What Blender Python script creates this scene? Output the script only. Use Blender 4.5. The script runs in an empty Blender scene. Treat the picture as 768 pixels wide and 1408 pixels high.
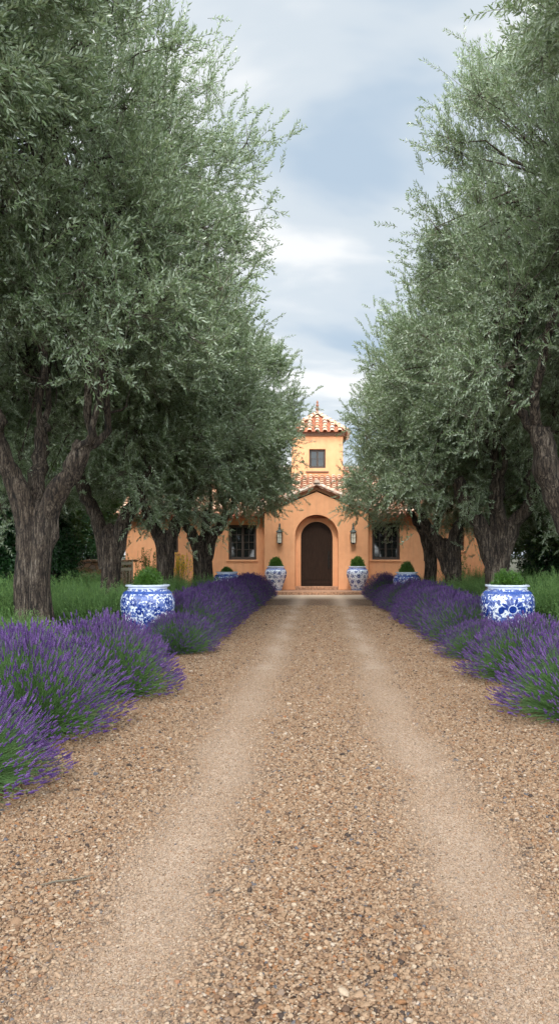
import bpy, bmesh, math, random
import numpy as np
from mathutils import Vector, Matrix
from mathutils.geometry import tessellate_polygon

# ------------------------------------------------------------------ camera, light, exposure
scene = bpy.context.scene
COL = scene.collection
R = math.radians
cam_d = bpy.data.cameras.new('camera')
cam = bpy.data.objects.new('camera', cam_d); COL.objects.link(cam)
cam.location = (0, 0, 1.5); cam.rotation_euler = (R(90), 0, 0)
cam_d.sensor_fit = 'VERTICAL'; cam_d.sensor_height = 24.0
cam_d.lens = 24.0 * 1000 / 1408
cam_d.shift_x = -56 / 1408; cam_d.shift_y = 61 / 1408
cam_d.clip_end = 2000; cam_d.clip_start = 0.05
scene.camera = cam

SUN_EL, SUN_AZ = 54, 182          # azimuth measured from +Y clockwise; 188 = behind the camera, a little left
w = bpy.data.worlds.new('World'); scene.world = w; w.use_nodes = True
nt = w.node_tree; nt.nodes.clear()
def N(t, typ, **kw):
    n = t.nodes.new(typ)
    for k, v in kw.items():
        if k.startswith('i_'):
            n.inputs[k[2:].replace('_', ' ')].default_value = v
        else: setattr(n, k, v)
    return n
sky = N(nt, 'ShaderNodeTexSky'); sky.sky_type = 'NISHITA'; sky.sun_disc = False
sky.sun_elevation = R(SUN_EL); sky.sun_rotation = R(SUN_AZ); sky.dust_density = 2.0
bg1 = N(nt, 'ShaderNodeBackground'); bg1.inputs['Strength'].default_value = 0.11
nt.links.new(sky.outputs[0], bg1.inputs['Color'])
tc = N(nt, 'ShaderNodeTexCoord')
sep = N(nt, 'ShaderNodeSeparateXYZ'); nt.links.new(tc.outputs['Generated'], sep.inputs[0])
zz = N(nt, 'ShaderNodeMath', operation='MAXIMUM'); zz.inputs[1].default_value = 0.0
nt.links.new(sep.outputs['Z'], zz.inputs[0])
za = N(nt, 'ShaderNodeMath', operation='ADD'); za.inputs[1].default_value = 0.22
nt.links.new(zz.outputs[0], za.inputs[0])
dx = N(nt, 'ShaderNodeMath', operation='DIVIDE'); dy = N(nt, 'ShaderNodeMath', operation='DIVIDE')
nt.links.new(sep.outputs['X'], dx.inputs[0]); nt.links.new(za.outputs[0], dx.inputs[1])
nt.links.new(sep.outputs['Y'], dy.inputs[0]); nt.links.new(za.outputs[0], dy.inputs[1])
cmb = N(nt, 'ShaderNodeCombineXYZ'); nt.links.new(dx.outputs[0], cmb.inputs[0]); nt.links.new(dy.outputs[0], cmb.inputs[1])
mp = N(nt, 'ShaderNodeMapping'); mp.inputs['Location'].default_value = (2.35, 0.55, 0); mp.inputs['Scale'].default_value = (0.75, 1.25, 1)
nt.links.new(cmb.outputs[0], mp.inputs['Vector'])
cn = N(nt, 'ShaderNodeTexNoise'); cn.inputs['Scale'].default_value = 1.7; cn.inputs['Detail'].default_value = 5; cn.inputs['Roughness'].default_value = 0.47; cn.inputs['Distortion'].default_value = 0.35
nt.links.new(mp.outputs[0], cn.inputs['Vector'])
cr = N(nt, 'ShaderNodeValToRGB'); e = cr.color_ramp.elements
cr.color_ramp.interpolation = 'EASE'
e[0].position = 0.37; e[0].color = (0.40, 0.495, 0.595, 1)
e[1].position = 0.585; e[1].color = (0.79, 0.80, 0.80, 1)
m_ = cr.color_ramp.elements.new(0.48); m_.color = (0.56, 0.62, 0.67, 1)
nt.links.new(cn.outputs['Fac'], cr.inputs['Fac'])
bg2 = N(nt, 'ShaderNodeBackground')
# overcast sky: brighter towards the zenith, plus unseen fill added behind the camera
def smooth(sock, a, b_, lo, hi):
    r_ = N(nt, 'ShaderNodeMapRange'); r_.interpolation_type = 'SMOOTHSTEP'
    for k_, v_ in (('From Min', a), ('From Max', b_), ('To Min', lo), ('To Max', hi)): r_.inputs[k_].default_value = v_
    nt.links.new(sock, r_.inputs['Value']); return r_.outputs[0]
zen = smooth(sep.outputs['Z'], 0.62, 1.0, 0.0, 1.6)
back_fill = smooth(sep.outputs['Y'], 0.25, -0.75, 0.0, 4.3)
s1 = N(nt, 'ShaderNodeMath', operation='ADD'); nt.links.new(zen, s1.inputs[0]); nt.links.new(back_fill, s1.inputs[1])
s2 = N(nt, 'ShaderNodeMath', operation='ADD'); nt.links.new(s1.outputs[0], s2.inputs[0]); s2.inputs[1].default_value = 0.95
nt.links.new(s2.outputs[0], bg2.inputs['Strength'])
nt.links.new(cr.outputs['Color'], bg2.inputs['Color'])
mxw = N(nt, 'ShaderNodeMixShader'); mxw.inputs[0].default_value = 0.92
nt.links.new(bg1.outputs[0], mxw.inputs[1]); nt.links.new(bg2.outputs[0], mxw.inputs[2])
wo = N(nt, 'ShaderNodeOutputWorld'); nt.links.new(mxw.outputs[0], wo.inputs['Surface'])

sd = bpy.data.lights.new('sun', 'SUN'); sd.energy = 1.75; sd.angle = R(11); sd.color = (1.0, 0.955, 0.89)
sun = bpy.data.objects.new('sun', sd); COL.objects.link(sun)
_a = R(SUN_AZ); _e = R(SUN_EL)
sdir = Vector((math.sin(_a) * math.cos(_e), math.cos(_a) * math.cos(_e), math.sin(_e)))
sun.rotation_euler = sdir.to_track_quat('Z', 'Y').to_euler()
scene.view_settings.view_transform = 'Standard'; scene.view_settings.look = 'None'
scene.view_settings.exposure = 0.5; scene.view_settings.gamma = 1
scene.view_settings.use_curve_mapping = False
cy = scene.cycles
cy.use_denoising = True; cy.use_adaptive_sampling = True; cy.adaptive_threshold = 0.02
cy.max_bounces = 7; cy.diffuse_bounces = 5; cy.glossy_bounces = 2; cy.transmission_bounces = 3; cy.transparent_max_bounces = 4
cy.caustics_reflective = False; cy.caustics_refractive = False

# ------------------------------------------------------------------ helpers: objects
def tag(o, label=None, cat=None, group=None, kind=None):
    if label: o['label'] = label
    if cat: o['category'] = cat
    if group: o['group'] = group
    if kind: o['kind'] = kind
    return o
def link(name, me, parent=None):
    o = bpy.data.objects.new(name, me); COL.objects.link(o)
    if parent is not None: o.parent = parent
    return o
def empty(name, loc, rz=0.0, scale=1.0):
    o = bpy.data.objects.new(name, None); COL.objects.link(o)
    o.location = loc; o.rotation_euler = (0, 0, rz); o.scale = (scale,) * 3
    o.empty_display_size = 0.2
    return o
def copy_tree(o, parent=None):
    c = o.copy(); COL.objects.link(c)
    if parent is not None: c.parent = parent
    for ch in list(o.children): copy_tree(ch, c)
    return c

class MB:
    """collects polygons of one mesh; each with a material slot and a random value"""
    def __init__(s): s.v = []; s.f = []; s.m = []; s.r = []; s.n = 0
    def add(s, verts, faces, mi=0, r=0.5):
        verts = [tuple(v) for v in verts]
        s.v += verts
        s.f += [[i + s.n for i in f] for f in faces]
        s.m += [mi] * len(faces); s.r += [r] * len(faces); s.n += len(verts)
    def box(s, x0, x1, y0, y1, z0, z1, mi=0, r=0.5, bev=0.0):
        if bev <= 0:
            v = [(x, y, z) for x in (x0, x1) for y in (y0, y1) for z in (z0, z1)]
            s.add(v, [(0, 1, 3, 2), (4, 6, 7, 5), (0, 4, 5, 1), (2, 3, 7, 6), (0, 2, 6, 4), (1, 5, 7, 3)], mi, r)
        else:
            bm = bmesh.new()
            bmesh.ops.create_cube(bm, size=1)
            for v in bm.verts:
                v.co = Vector(((x0 + x1) / 2 + v.co.x * (x1 - x0), (y0 + y1) / 2 + v.co.y * (y1 - y0), (z0 + z1) / 2 + v.co.z * (z1 - z0)))
            bmesh.ops.bevel(bm, geom=bm.edges[:], offset=bev, segments=2, affect='EDGES', profile=0.5)
            bm.verts.index_update()
            s.add([v.co[:] for v in bm.verts], [[v.index for v in f.verts] for f in bm.faces], mi, r); bm.free()
    def prism(s, outer, holes, y0, y1, mi=0, r=0.5):
        """outline in the XZ plane with holes, from depth y0 (front) to y1"""
        loops = [outer] + holes
        tris = tessellate_polygon([[Vector((p[0], p[1], 0)) for p in l] for l in loops])
        flat = [p for l in loops for p in l]; n = len(flat)
        vs = [(p[0], y0, p[1]) for p in flat] + [(p[0], y1, p[1]) for p in flat]
        fs = [tuple(t) for t in tris] + [tuple(i + n for i in reversed(t)) for t in tris]
        k = 0
        for l in loops:
            c = len(l)
            for i in range(c):
                a, b = k + i, k + (i + 1) % c
                fs.append((a, b, b + n, a + n))
            k += c
        s.add(vs, fs, mi, r)
    def lathe(s, prof, seg=32, mi=0, r=0.5, c=(0, 0, 0), cap=True):
        vs = []; fs = []
        for (rr, z) in prof:
            for k in range(seg):
                a = 2 * math.pi * k / seg
                vs.append((c[0] + rr * math.cos(a), c[1] + rr * math.sin(a), c[2] + z))
        for i in range(len(prof) - 1):
            for k in range(seg):
                k2 = (k + 1) % seg
                fs.append((i * seg + k, i * seg + k2, (i + 1) * seg + k2, (i + 1) * seg + k))
        if cap:
            fs.append(tuple(range(seg))[::-1]); fs.append(tuple((len(prof) - 1) * seg + k for k in range(seg)))
        s.add(vs, fs, mi, r)
    def tube(s, pts, rad, seg=8, mi=0, r=0.5):
        v, f = tube_np(np.array([pts], float), np.array([rad], float), seg)
        s.add([tuple(x) for x in v], [tuple(q) for q in f], mi, r)
    def build(s, name, mats, parent=None, smooth=False, fix=True):
        me = bpy.data.meshes.new(name)
        me.from_pydata(s.v, [], s.f)
        for m in (mats if isinstance(mats, (list, tuple)) else [mats]): me.materials.append(m)
        me.polygons.foreach_set('material_index', s.m)
        a = me.attributes.new('rnd', 'FLOAT', 'FACE'); a.data.foreach_set('value', s.r)
        if fix:
            bm = bmesh.new(); bm.from_mesh(me); bmesh.ops.recalc_face_normals(bm, faces=bm.faces[:]); bm.to_mesh(me); bm.free()
        if smooth:
            me.polygons.foreach_set('use_smooth', [True] * len(me.polygons))
            me.set_sharp_from_angle(angle=R(40))
        me.update()
        return link(name, me, parent)

# ------------------------------------------------------------------ helpers: numpy foliage
def unit(v): return v / (np.linalg.norm(v, axis=-1, keepdims=True) + 1e-9)
def tube_np(P, Rd, sides):
    """P (n,k,3) centre lines, Rd (n,k) radii -> verts, quads"""
    n, k, _ = P.shape
    T = np.gradient(P, axis=1); T = unit(T)
    ref = np.where(np.abs(T[:, :1, 2:3]) > 0.9, np.array([1.0, 0, 0]), np.array([0, 0, 1.0]))
    ref = np.broadcast_to(ref, T.shape)
    U = unit(np.cross(T, ref)); V = np.cross(T, U)
    a = np.arange(sides) * 2 * np.pi / sides
    vs = P[:, :, None] + Rd[:, :, None, None] * (np.cos(a)[:, None] * U[:, :, None] + np.sin(a)[:, None] * V[:, :, None])
    vs = vs.reshape(-1, 3)
    b = np.arange(n)[:, None, None] * k * sides + np.arange(k - 1)[None, :, None] * sides
    j = np.arange(sides)[None, None]; j2 = (j + 1) % sides
    q = np.stack([b + j, b + j2, b + sides + j2, b + sides + j], -1).reshape(-1, 4)
    return vs, q
def kites(P, D, S, L, W, bend=0.12):
    Nn = np.cross(D, S)
    L = L[:, None]; W = W[:, None]
    v = np.stack([P, P + D * L * .42 + S * W * .5 + Nn * L * bend * .5, P + D * L, P + D * L * .42 - S * W * .5 + Nn * L * bend * .5], 1)
    n = len(P)
    return v.reshape(-1, 3), np.arange(n * 4).reshape(-1, 4)
def np_mesh(name, chunks, mats, smooth=False):
    """chunks: list of (verts, quads, material index, rnd per face or None)"""
    vs = []; qs = []; ms = []; rs = []; o = 0
    rg = np.random.default_rng(5)
    for v, q, mi, r in chunks:
        vs.append(v); qs.append(q + o); o += len(v)
        ms.append(np.full(len(q), mi, np.int32)); rs.append(rg.random(len(q)) if r is None else r)
    v = np.concatenate(vs).astype(np.float32); q = np.concatenate(qs).astype(np.int32)
    me = bpy.data.meshes.new(name)
    me.vertices.add(len(v)); me.vertices.foreach_set('co', v.ravel())
    me.loops.add(len(q) * 4); me.loops.foreach_set('vertex_index', q.ravel())
    me.polygons.add(len(q)); me.polygons.foreach_set('loop_start', np.arange(len(q), dtype=np.int32) * 4)
    me.polygons.foreach_set('loop_total', np.full(len(q), 4, np.int32)) if False else None
    for m in mats: me.materials.append(m)
    me.polygons.foreach_set('material_index', np.concatenate(ms))
    me.polygons.foreach_set('use_smooth', np.full(len(q), smooth))
    a = me.attributes.new('rnd', 'FLOAT', 'FACE'); a.data.foreach_set('value', np.concatenate(rs).astype(np.float32))
    me.update(calc_edges=True)
    return me
def rdir(rg, n): return unit(rg.normal(size=(n, 3)))

# ------------------------------------------------------------------ materials
def mat(name):
    m = bpy.data.materials.new(name); m.use_nodes = True
    t = m.node_tree; b = t.nodes['Principled BSDF']
    return m, t, b
def ramp(t, stops, fac, interp='LINEAR'):
    r = t.nodes.new('ShaderNodeValToRGB'); r.color_ramp.interpolation = interp
    el = r.color_ramp.elements
    el[0].position, el[0].color = stops[0][0], (*stops[0][1], 1)
    el[1].position, el[1].color = stops[-1][0], (*stops[-1][1], 1)
    for p, c in stops[1:-1]:
        x = el.new(p); x.color = (*c, 1)
    t.links.new(fac, r.inputs['Fac'])
    return r.outputs['Color']
def noise(t, scale, detail=3, rough=0.55, vec=None, sc=None, dist=0.0):
    n = t.nodes.new('ShaderNodeTexNoise'); n.inputs['Scale'].default_value = scale
    n.inputs['Detail'].default_value = detail; n.inputs['Roughness'].default_value = rough; n.inputs['Distortion'].default_value = dist
    if vec is None:
        c = t.nodes.new('ShaderNodeTexCoord'); vec = c.outputs['Object']
    if sc:
        mpp = t.nodes.new('ShaderNodeMapping'); mpp.inputs['Scale'].default_value = sc
        t.links.new(vec, mpp.inputs['Vector']); vec = mpp.outputs[0]
    t.links.new(vec, n.inputs['Vector'])
    return n.outputs['Fac']
def bump(t, b, h, strength=0.4, dist=0.01, chain=None):
    n = t.nodes.new('ShaderNodeBump'); n.inputs['Strength'].default_value = strength; n.inputs['Distance'].default_value = dist
    t.links.new(h, n.inputs['Height'])
    if chain is not None: t.links.new(chain, n.inputs['Normal'])
    if b is not None: t.links.new(n.outputs[0], b.inputs['Normal'])
    return n.outputs[0]
def mixc(t, f, a, b, mode='MIX'):
    n = t.nodes.new('ShaderNodeMix'); n.data_type = 'RGBA'; n.blend_type = mode
    for sock, v in ((n.inputs[0], f), (n.inputs[6], a), (n.inputs[7], b)):
        if hasattr(v, 'links'): t.links.new(v, sock)
        else: sock.default_value = v if isinstance(v, (int, float)) else (*v, 1)
    return n.outputs[2]
def mth(t, op, a, b=0.0, c=None):
    n = t.nodes.new('ShaderNodeMath'); n.operation = op
    for i, v in enumerate((a, b) if c is None else (a, b, c)):
        if hasattr(v, 'links'): t.links.new(v, n.inputs[i])
        else: n.inputs[i].default_value = v
    return n.outputs[0]
def attr(t, name='rnd', typ='GEOMETRY'):
    n = t.nodes.new('ShaderNodeAttribute'); n.attribute_name = name; n.attribute_type = typ
    return n.outputs['Fac']
def leaf_mat(name, top, under, top2=None, rough=0.45, trans=0.25, transcol=None, spec=0.5):
    m, t, b = mat(name)
    r = attr(t)
    c = mixc(t, r, top, top2 or tuple(x * 1.5 for x in top))
    if under is not None:
        g = t.nodes.new('ShaderNodeNewGeometry')
        c = mixc(t, g.outputs['Backfacing'], c, under)
    t.links.new(c, b.inputs['Base Color']); b.inputs['Roughness'].default_value = rough
    b.inputs['Specular IOR Level'].default_value = spec
    if trans > 0:
        tr = t.nodes.new('ShaderNodeBsdfTranslucent'); tr.inputs['Color'].default_value = (*(transcol or tuple(min(1, x * 2.2) for x in top)), 1)
        mx = t.nodes.new('ShaderNodeMixShader'); mx.inputs[0].default_value = trans
        out = t.nodes['Material Output']
        t.links.new(b.outputs[0], mx.inputs[1]); t.links.new(tr.outputs[0], mx.inputs[2]); t.links.new(mx.outputs[0], out.inputs['Surface'])
    return m
def plain(name, col, rough=0.6, metal=0.0, nscale=0, nvar=0.25, bmp=0.0):
    m, t, b = mat(name)
    b.inputs['Roughness'].default_value = rough; b.inputs['Metallic'].default_value = metal
    if nscale:
        n = noise(t, nscale, 4)
        c = ramp(t, [(0.3, tuple(x * (1 - nvar) for x in col)), (0.7, tuple(min(1, x * (1 + nvar)) for x in col))], n)
        t.links.new(c, b.inputs['Base Color'])
        if bmp: bump(t, b, n, bmp, 0.01)
    else: b.inputs['Base Color'].default_value = (*col, 1)
    return m

M = {}
M['olive_leaf'] = leaf_mat('olive_leaf', (0.055, 0.095, 0.040), (0.32, 0.385, 0.265), (0.19, 0.27, 0.115), 0.30, 0.32, (0.42, 0.50, 0.26), 0.85)
M['tree_leaf'] = leaf_mat('tree_leaf', (0.030, 0.070, 0.018), None, (0.09, 0.15, 0.05), 0.5, 0.25, (0.15, 0.25, 0.05))
M['hedge_leaf'] = leaf_mat('hedge_leaf', (0.010, 0.040, 0.010), None, (0.03, 0.09, 0.022), 0.35, 0.12, (0.04, 0.12, 0.02))
M['box_leaf'] = leaf_mat('box_leaf', (0.035, 0.10, 0.012), None, (0.10, 0.20, 0.03), 0.4, 0.2, (0.12, 0.25, 0.03))
M['rosemary'] = leaf_mat('rosemary', (0.10, 0.22, 0.05), (0.20, 0.34, 0.11), (0.28, 0.45, 0.12), 0.6, 0.3, (0.16, 0.28, 0.08))
M['lav_green'] = leaf_mat('lavender_green', (0.045, 0.105, 0.028), None, (0.11, 0.20, 0.06), 0.6, 0.2, (0.12, 0.24, 0.06))
M['lav_flower'] = leaf_mat('lavender_flower', (0.038, 0.016, 0.085), None, (0.150, 0.085, 0.23), 0.8, 0.15, (0.2, 0.11, 0.35), 0.15)
M['yellow_flower'] = leaf_mat('yellow_flower', (0.75, 0.42, 0.02), None, (0.85, 0.6, 0.06), 0.6, 0.2)

def bark_mat():
    m, t, b = mat('olive_bark')
    cc = t.nodes.new('ShaderNodeTexCoord')
    wn = t.nodes.new('ShaderNodeTexNoise'); wn.inputs['Scale'].default_value = 4; wn.inputs['Detail'].default_value = 3; t.links.new(cc.outputs['Object'], wn.inputs['Vector'])
    ad = t.nodes.new('ShaderNodeVectorMath'); ad.operation = 'MULTIPLY_ADD'; ad.inputs[1].default_value = (.16, .16, .16)
    t.links.new(wn.outputs['Color'], ad.inputs[0]); t.links.new(cc.outputs['Object'], ad.inputs[2])
    mpp = t.nodes.new('ShaderNodeMapping'); mpp.inputs['Scale'].default_value = (1, 1, .12); t.links.new(ad.outputs[0], mpp.inputs['Vector'])
    vo = t.nodes.new('ShaderNodeTexVoronoi'); vo.feature = 'DISTANCE_TO_EDGE'; vo.inputs['Scale'].default_value = 19; t.links.new(mpp.outputs[0], vo.inputs['Vector'])
    n1 = noise(t, 16, 6, 0.65, sc=(1.5, 1.5, 0.16), dist=0.9)
    n2 = noise(t, 60, 3, 0.6, sc=(1, 1, 0.5))
    n3 = noise(t, 2.2, 3)
    pl = mth(t, 'MINIMUM', mth(t, 'MULTIPLY', vo.outputs['Distance'], 2.6), 0.5)
    h = mth(t, 'ADD', mth(t, 'MULTIPLY', pl, 0.16), mth(t, 'ADD', mth(t, 'MULTIPLY', n1, 0.72), mth(t, 'MULTIPLY', n2, 0.24)))
    c = ramp(t, [(0.42, (0.012, 0.009, 0.007)), (0.50, (0.050, 0.035, 0.025)), (0.57, (0.115, 0.086, 0.063)), (0.68, (0.27, 0.22, 0.17))], h)
    c = mixc(t, ramp(t, [(.4, (0, 0, 0)), (.65, (.7, .7, .7))], n3), c, (0.50, 0.42, 0.34), 'MULTIPLY')
    t.links.new(c, b.inputs['Base Color']); b.inputs['Roughness'].default_value = 0.92
    bump(t, b, h, 1.0, 0.06)
    return m
M['bark'] = bark_mat()
M['twig'] = plain('twig', (0.10, 0.085, 0.06), 0.85)

def stucco_mat():
    m, t, b = mat('stucco')
    n1 = noise(t, 0.8, 5, 0.6); n2 = noise(t, 5, 4, 0.6); n3 = noise(t, 40, 4, 0.6)
    c = ramp(t, [(0.25, (0.62, 0.29, 0.145)), (0.5, (0.73, 0.355, 0.180)), (0.75, (0.78, 0.41, 0.22))], mth(t, 'MULTIPLY_ADD', n1, 0.6, mth(t, 'MULTIPLY', n2, 0.4)))
    st = noise(t, 3.0, 4, 0.6, sc=(2.2, 2.2, .22)); c = mixc(t, ramp(t, [(.5, (0, 0, 0)), (.72, (.28, .28, .28))], st), c, (0.42, 0.22, 0.12))
    t.links.new(c, b.inputs['Base Color']); b.inputs['Roughness'].default_value = 0.93; b.inputs['Specular IOR Level'].default_value = 0.2
    bv = t.nodes.new('ShaderNodeBevel'); bv.samples = 3; bv.inputs['Radius'].default_value = 0.035
    a = bump(t, None, n2, 0.25, 0.03, bv.outputs[0])
    bump(t, b, n3, 0.25, 0.006, a)
    return m
M['stucco'] = stucco_mat()
def tile_mat():
    m, t, b = mat('clay_tile')
    r = attr(t)
    c = ramp(t, [(0.0, (0.48, 0.22, 0.12)), (0.2, (0.58, 0.34, 0.21)), (0.45, (0.62, 0.42, 0.28)), (0.7, (0.64, 0.48, 0.35)), (0.9, (0.50, 0.37, 0.30)), (1.0, (0.64, 0.54, 0.45))], r)
    n = noise(t, 7, 4)
    c = mixc(t, ramp(t, [(0.45, (0, 0, 0)), (0.68, (1, 1, 1))], n), c, (0.42, 0.16, 0.08))
    t.links.new(c, b.inputs['Base Color']); b.inputs['Roughness'].default_value = 0.85
    bump(t, b, noise(t, 30, 3), 0.3, 0.01)
    return m
M['tile'] = tile_mat()
M['tile_pan'] = plain('tile_pan', (0.30, 0.10, 0.05), 0.9, 0, 6, 0.4)
M['eave'] = plain('eave_wood', (0.16, 0.085, 0.05), 0.7, 0, 12, 0.25)
def wood_mat(name, c0, c1):
    m, t, b = mat(name)
    n = noise(t, 6, 5, 0.6, sc=(9, 9, 0.6), dist=0.4)
    t.links.new(ramp(t, [(0.3, c0), (0.7, c1)], n), b.inputs['Base Color']); b.inputs['Roughness'].default_value = 0.55
    bump(t, b, n, 0.3, 0.004)
    return m
M['door_wood'] = wood_mat('door_wood', (0.014, 0.007, 0.004), (0.040, 0.022, 0.014))
M['door_wood'].node_tree.nodes['Principled BSDF'].inputs['Specular IOR Level'].default_value = 0.12
M['frame_wood'] = wood_mat('window_frame_wood', (0.030, 0.020, 0.014), (0.070, 0.050, 0.036))
M['pale_wood'] = wood_mat('pale_wood', (0.40, 0.33, 0.22), (0.62, 0.54, 0.38))
M['iron'] = plain('dark_iron', (0.022, 0.024, 0.022), 0.5, 0.7, 20, 0.4)
M['verdigris'] = plain('aged_bronze', (0.07, 0.085, 0.075), 0.6, 0.5, 20, 0.4)
M['glass'] = plain('window_glass', (0.012, 0.014, 0.013), 0.04); M['glass'].node_tree.nodes['Principled BSDF'].inputs['Specular IOR Level'].default_value = 0.55
M['lamp_glass'] = plain('seeded_glass', (0.52, 0.47, 0.36), 0.15, 0, 25, 0.35)
M['soil'] = plain('soil', (0.040, 0.026, 0.017), 0.95, 0, 30, 0.5, 0.6)
def stone_mat(name, c0, c1, c2, scale=5):
    m, t, b = mat(name)
    v = t.nodes.new('ShaderNodeTexVoronoi'); v.inputs['Scale'].default_value = scale
    v2 = t.nodes.new('ShaderNodeTexVoronoi'); v2.feature = 'DISTANCE_TO_EDGE'; v2.inputs['Scale'].default_value = scale
    cc = t.nodes.new('ShaderNodeTexCoord'); mpp = t.nodes.new('ShaderNodeMapping'); mpp.inputs['Scale'].default_value = (1, 1, 1.7)
    wrp = t.nodes.new('ShaderNodeTexNoise'); wrp.inputs['Scale'].default_value = 3
    t.links.new(cc.outputs['Object'], wrp.inputs['Vector'])
    ad = t.nodes.new('ShaderNodeVectorMath'); ad.operation = 'MULTIPLY_ADD'; ad.inputs[1].default_value = (.25, .25, .25)
    t.links.new(wrp.outputs['Color'], ad.inputs[0]); t.links.new(cc.outputs['Object'], ad.inputs[2])
    t.links.new(ad.outputs[0], mpp.inputs['Vector'])
    for x in (v, v2): t.links.new(mpp.outputs[0], x.inputs['Vector'])
    s = t.nodes.new('ShaderNodeSeparateColor'); t.links.new(v.outputs['Color'], s.inputs[0])
    c = ramp(t, [(0.1, c0), (0.5, c1), (0.9, c2)], s.outputs[0])
    e_ = ramp(t, [(0.0, (0, 0, 0)), (0.08, (1, 1, 1))], v2.outputs['Distance'])
    c = mixc(t, e_, (0.10, 0.06, 0.04), c)
    t.links.new(c, b.inputs['Base Color']); b.inputs['Roughness'].default_value = 0.9
    bump(t, b, e_, 0.6, 0.02)
    return m
M['rubble'] = stone_mat('rubble_wall', (0.50, 0.24, 0.13), (0.62, 0.36, 0.22), (0.55, 0.42, 0.32))
M['step_stone'] = plain('terracotta_step', (0.40, 0.22, 0.13), 0.85, 0, 14, 0.45, 0.4)

_PAL0 = [(0.0, (0.36, 0.235, 0.14)), (0.16, (0.46, 0.325, 0.205)), (0.34, (0.25, 0.15, 0.085)), (0.42, (0.41, 0.275, 0.165)), (0.60, (0.53, 0.40, 0.27)), (0.72, (0.31, 0.235, 0.175)),
       (0.77, (0.38, 0.20, 0.09)), (0.83, (0.15, 0.095, 0.06)), (0.88, (0.62, 0.51, 0.37)), (0.935, (0.40, 0.17, 0.07)), (0.945, (0.15, 0.15, 0.165)), (0.955, (0.07, 0.05, 0.04)), (0.985, (0.62, 0.53, 0.42))]
PAL = [(p, tuple(x * k for x, k in zip(c, (.55, .515, .505)))) for p, c in _PAL0]
def gravel_mat(kind):
    m, t, b = mat('gravel_' + kind)
    b.inputs['Roughness'].default_value = 0.8; b.inputs['Specular IOR Level'].default_value = 0.3
    if kind == 'stone':
        c = ramp(t, PAL, attr(t, 'rnd', 'INSTANCER'), 'CONSTANT')
        d = attr(t, 'dust', 'INSTANCER')
        c = mixc(t, mth(t, 'MULTIPLY', d, 0.6), c, (0.33, 0.25, 0.185))
        n = noise(t, 3, 3)
        c = mixc(t, mth(t, 'MULTIPLY', n, 0.5), c, (0.66, 0.60, 0.54), 'MULTIPLY')
        t.links.new(c, b.inputs['Base Color'])
        bump(t, b, noise(t, 6, 2), 0.3, 0.1)
        return m
    cc = t.nodes.new('ShaderNodeTexCoord'); vec = cc.outputs['Object']
    s = t.nodes.new('ShaderNodeSeparateXYZ'); t.links.new(vec, s.inputs[0])
    wob = mth(t, 'MULTIPLY', mth(t, 'SUBTRACT', noise(t, 0.9, 3), 0.5), 0.12)
    ax = mth(t, 'ABSOLUTE', mth(t, 'ADD', s.outputs['X'], wob))
    dr = mth(t, 'DIVIDE', mth(t, 'SUBTRACT', ax, 0.71), 0.27)
    g = mth(t, 'POWER', 2.718, mth(t, 'MULTIPLY', mth(t, 'MULTIPLY', dr, dr), -1.0))
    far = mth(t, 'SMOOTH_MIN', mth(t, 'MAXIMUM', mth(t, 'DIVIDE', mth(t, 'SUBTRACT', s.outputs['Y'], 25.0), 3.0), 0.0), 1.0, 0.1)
    patch = noise(t, 2.2, 4, 0.6)
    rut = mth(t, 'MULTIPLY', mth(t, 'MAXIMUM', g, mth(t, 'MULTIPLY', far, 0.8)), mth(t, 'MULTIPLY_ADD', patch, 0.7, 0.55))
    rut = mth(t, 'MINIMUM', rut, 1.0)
    v = t.nodes.new('ShaderNodeTexVoronoi'); v.inputs['Scale'].default_value = 62; t.links.new(vec, v.inputs['Vector'])
    sc_ = t.nodes.new('ShaderNodeSeparateColor'); t.links.new(v.outputs['Color'], sc_.inputs[0])
    c = ramp(t, PAL, sc_.outputs[0], 'CONSTANT')
    edge = ramp(t, [(0.30, (1, 1, 1)), (0.62, (0.22, 0.17, 0.13))], v.outputs['Distance'])
    c = mixc(t, 1.0, c, edge, 'MULTIPLY')
    fine = ramp(t, [(0.3, (0.235, 0.165, 0.115)), (0.55, (0.325, 0.245, 0.182)), (0.75, (0.40, 0.312, 0.238))], noise(t, 150, 2, 0.7))
    c = mixc(t, rut, c, fine)
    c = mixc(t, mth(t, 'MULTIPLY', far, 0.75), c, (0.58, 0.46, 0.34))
    t.links.new(c, b.inputs['Base Color'])
    hh = mth(t, 'MULTIPLY', mth(t, 'SUBTRACT', 1.0, v.outputs['Distance']), mth(t, 'SUBTRACT', 1.0, mth(t, 'MULTIPLY', rut, 0.85)))
    bump(t, b, hh, 0.9, 0.012)
    return m
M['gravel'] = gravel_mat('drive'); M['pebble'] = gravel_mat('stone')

def ground_mat():
    m, t, b = mat('bed_soil')
    n = noise(t, 1.3, 5); n2 = noise(t, 25, 4)
    c = ramp(t, [(0.35, (0.030, 0.045, 0.018)), (0.6, (0.075, 0.060, 0.036))], n)
    c = mixc(t, mth(t, 'MULTIPLY', n2, 0.7), c, (0.4, 0.4, 0.35), 'MULTIPLY')
    t.links.new(c, b.inputs['Base Color']); b.inputs['Roughness'].default_value = 0.95
    bump(t, b, n2, 0.8, 0.03)
    return m
M['ground'] = ground_mat()

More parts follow.
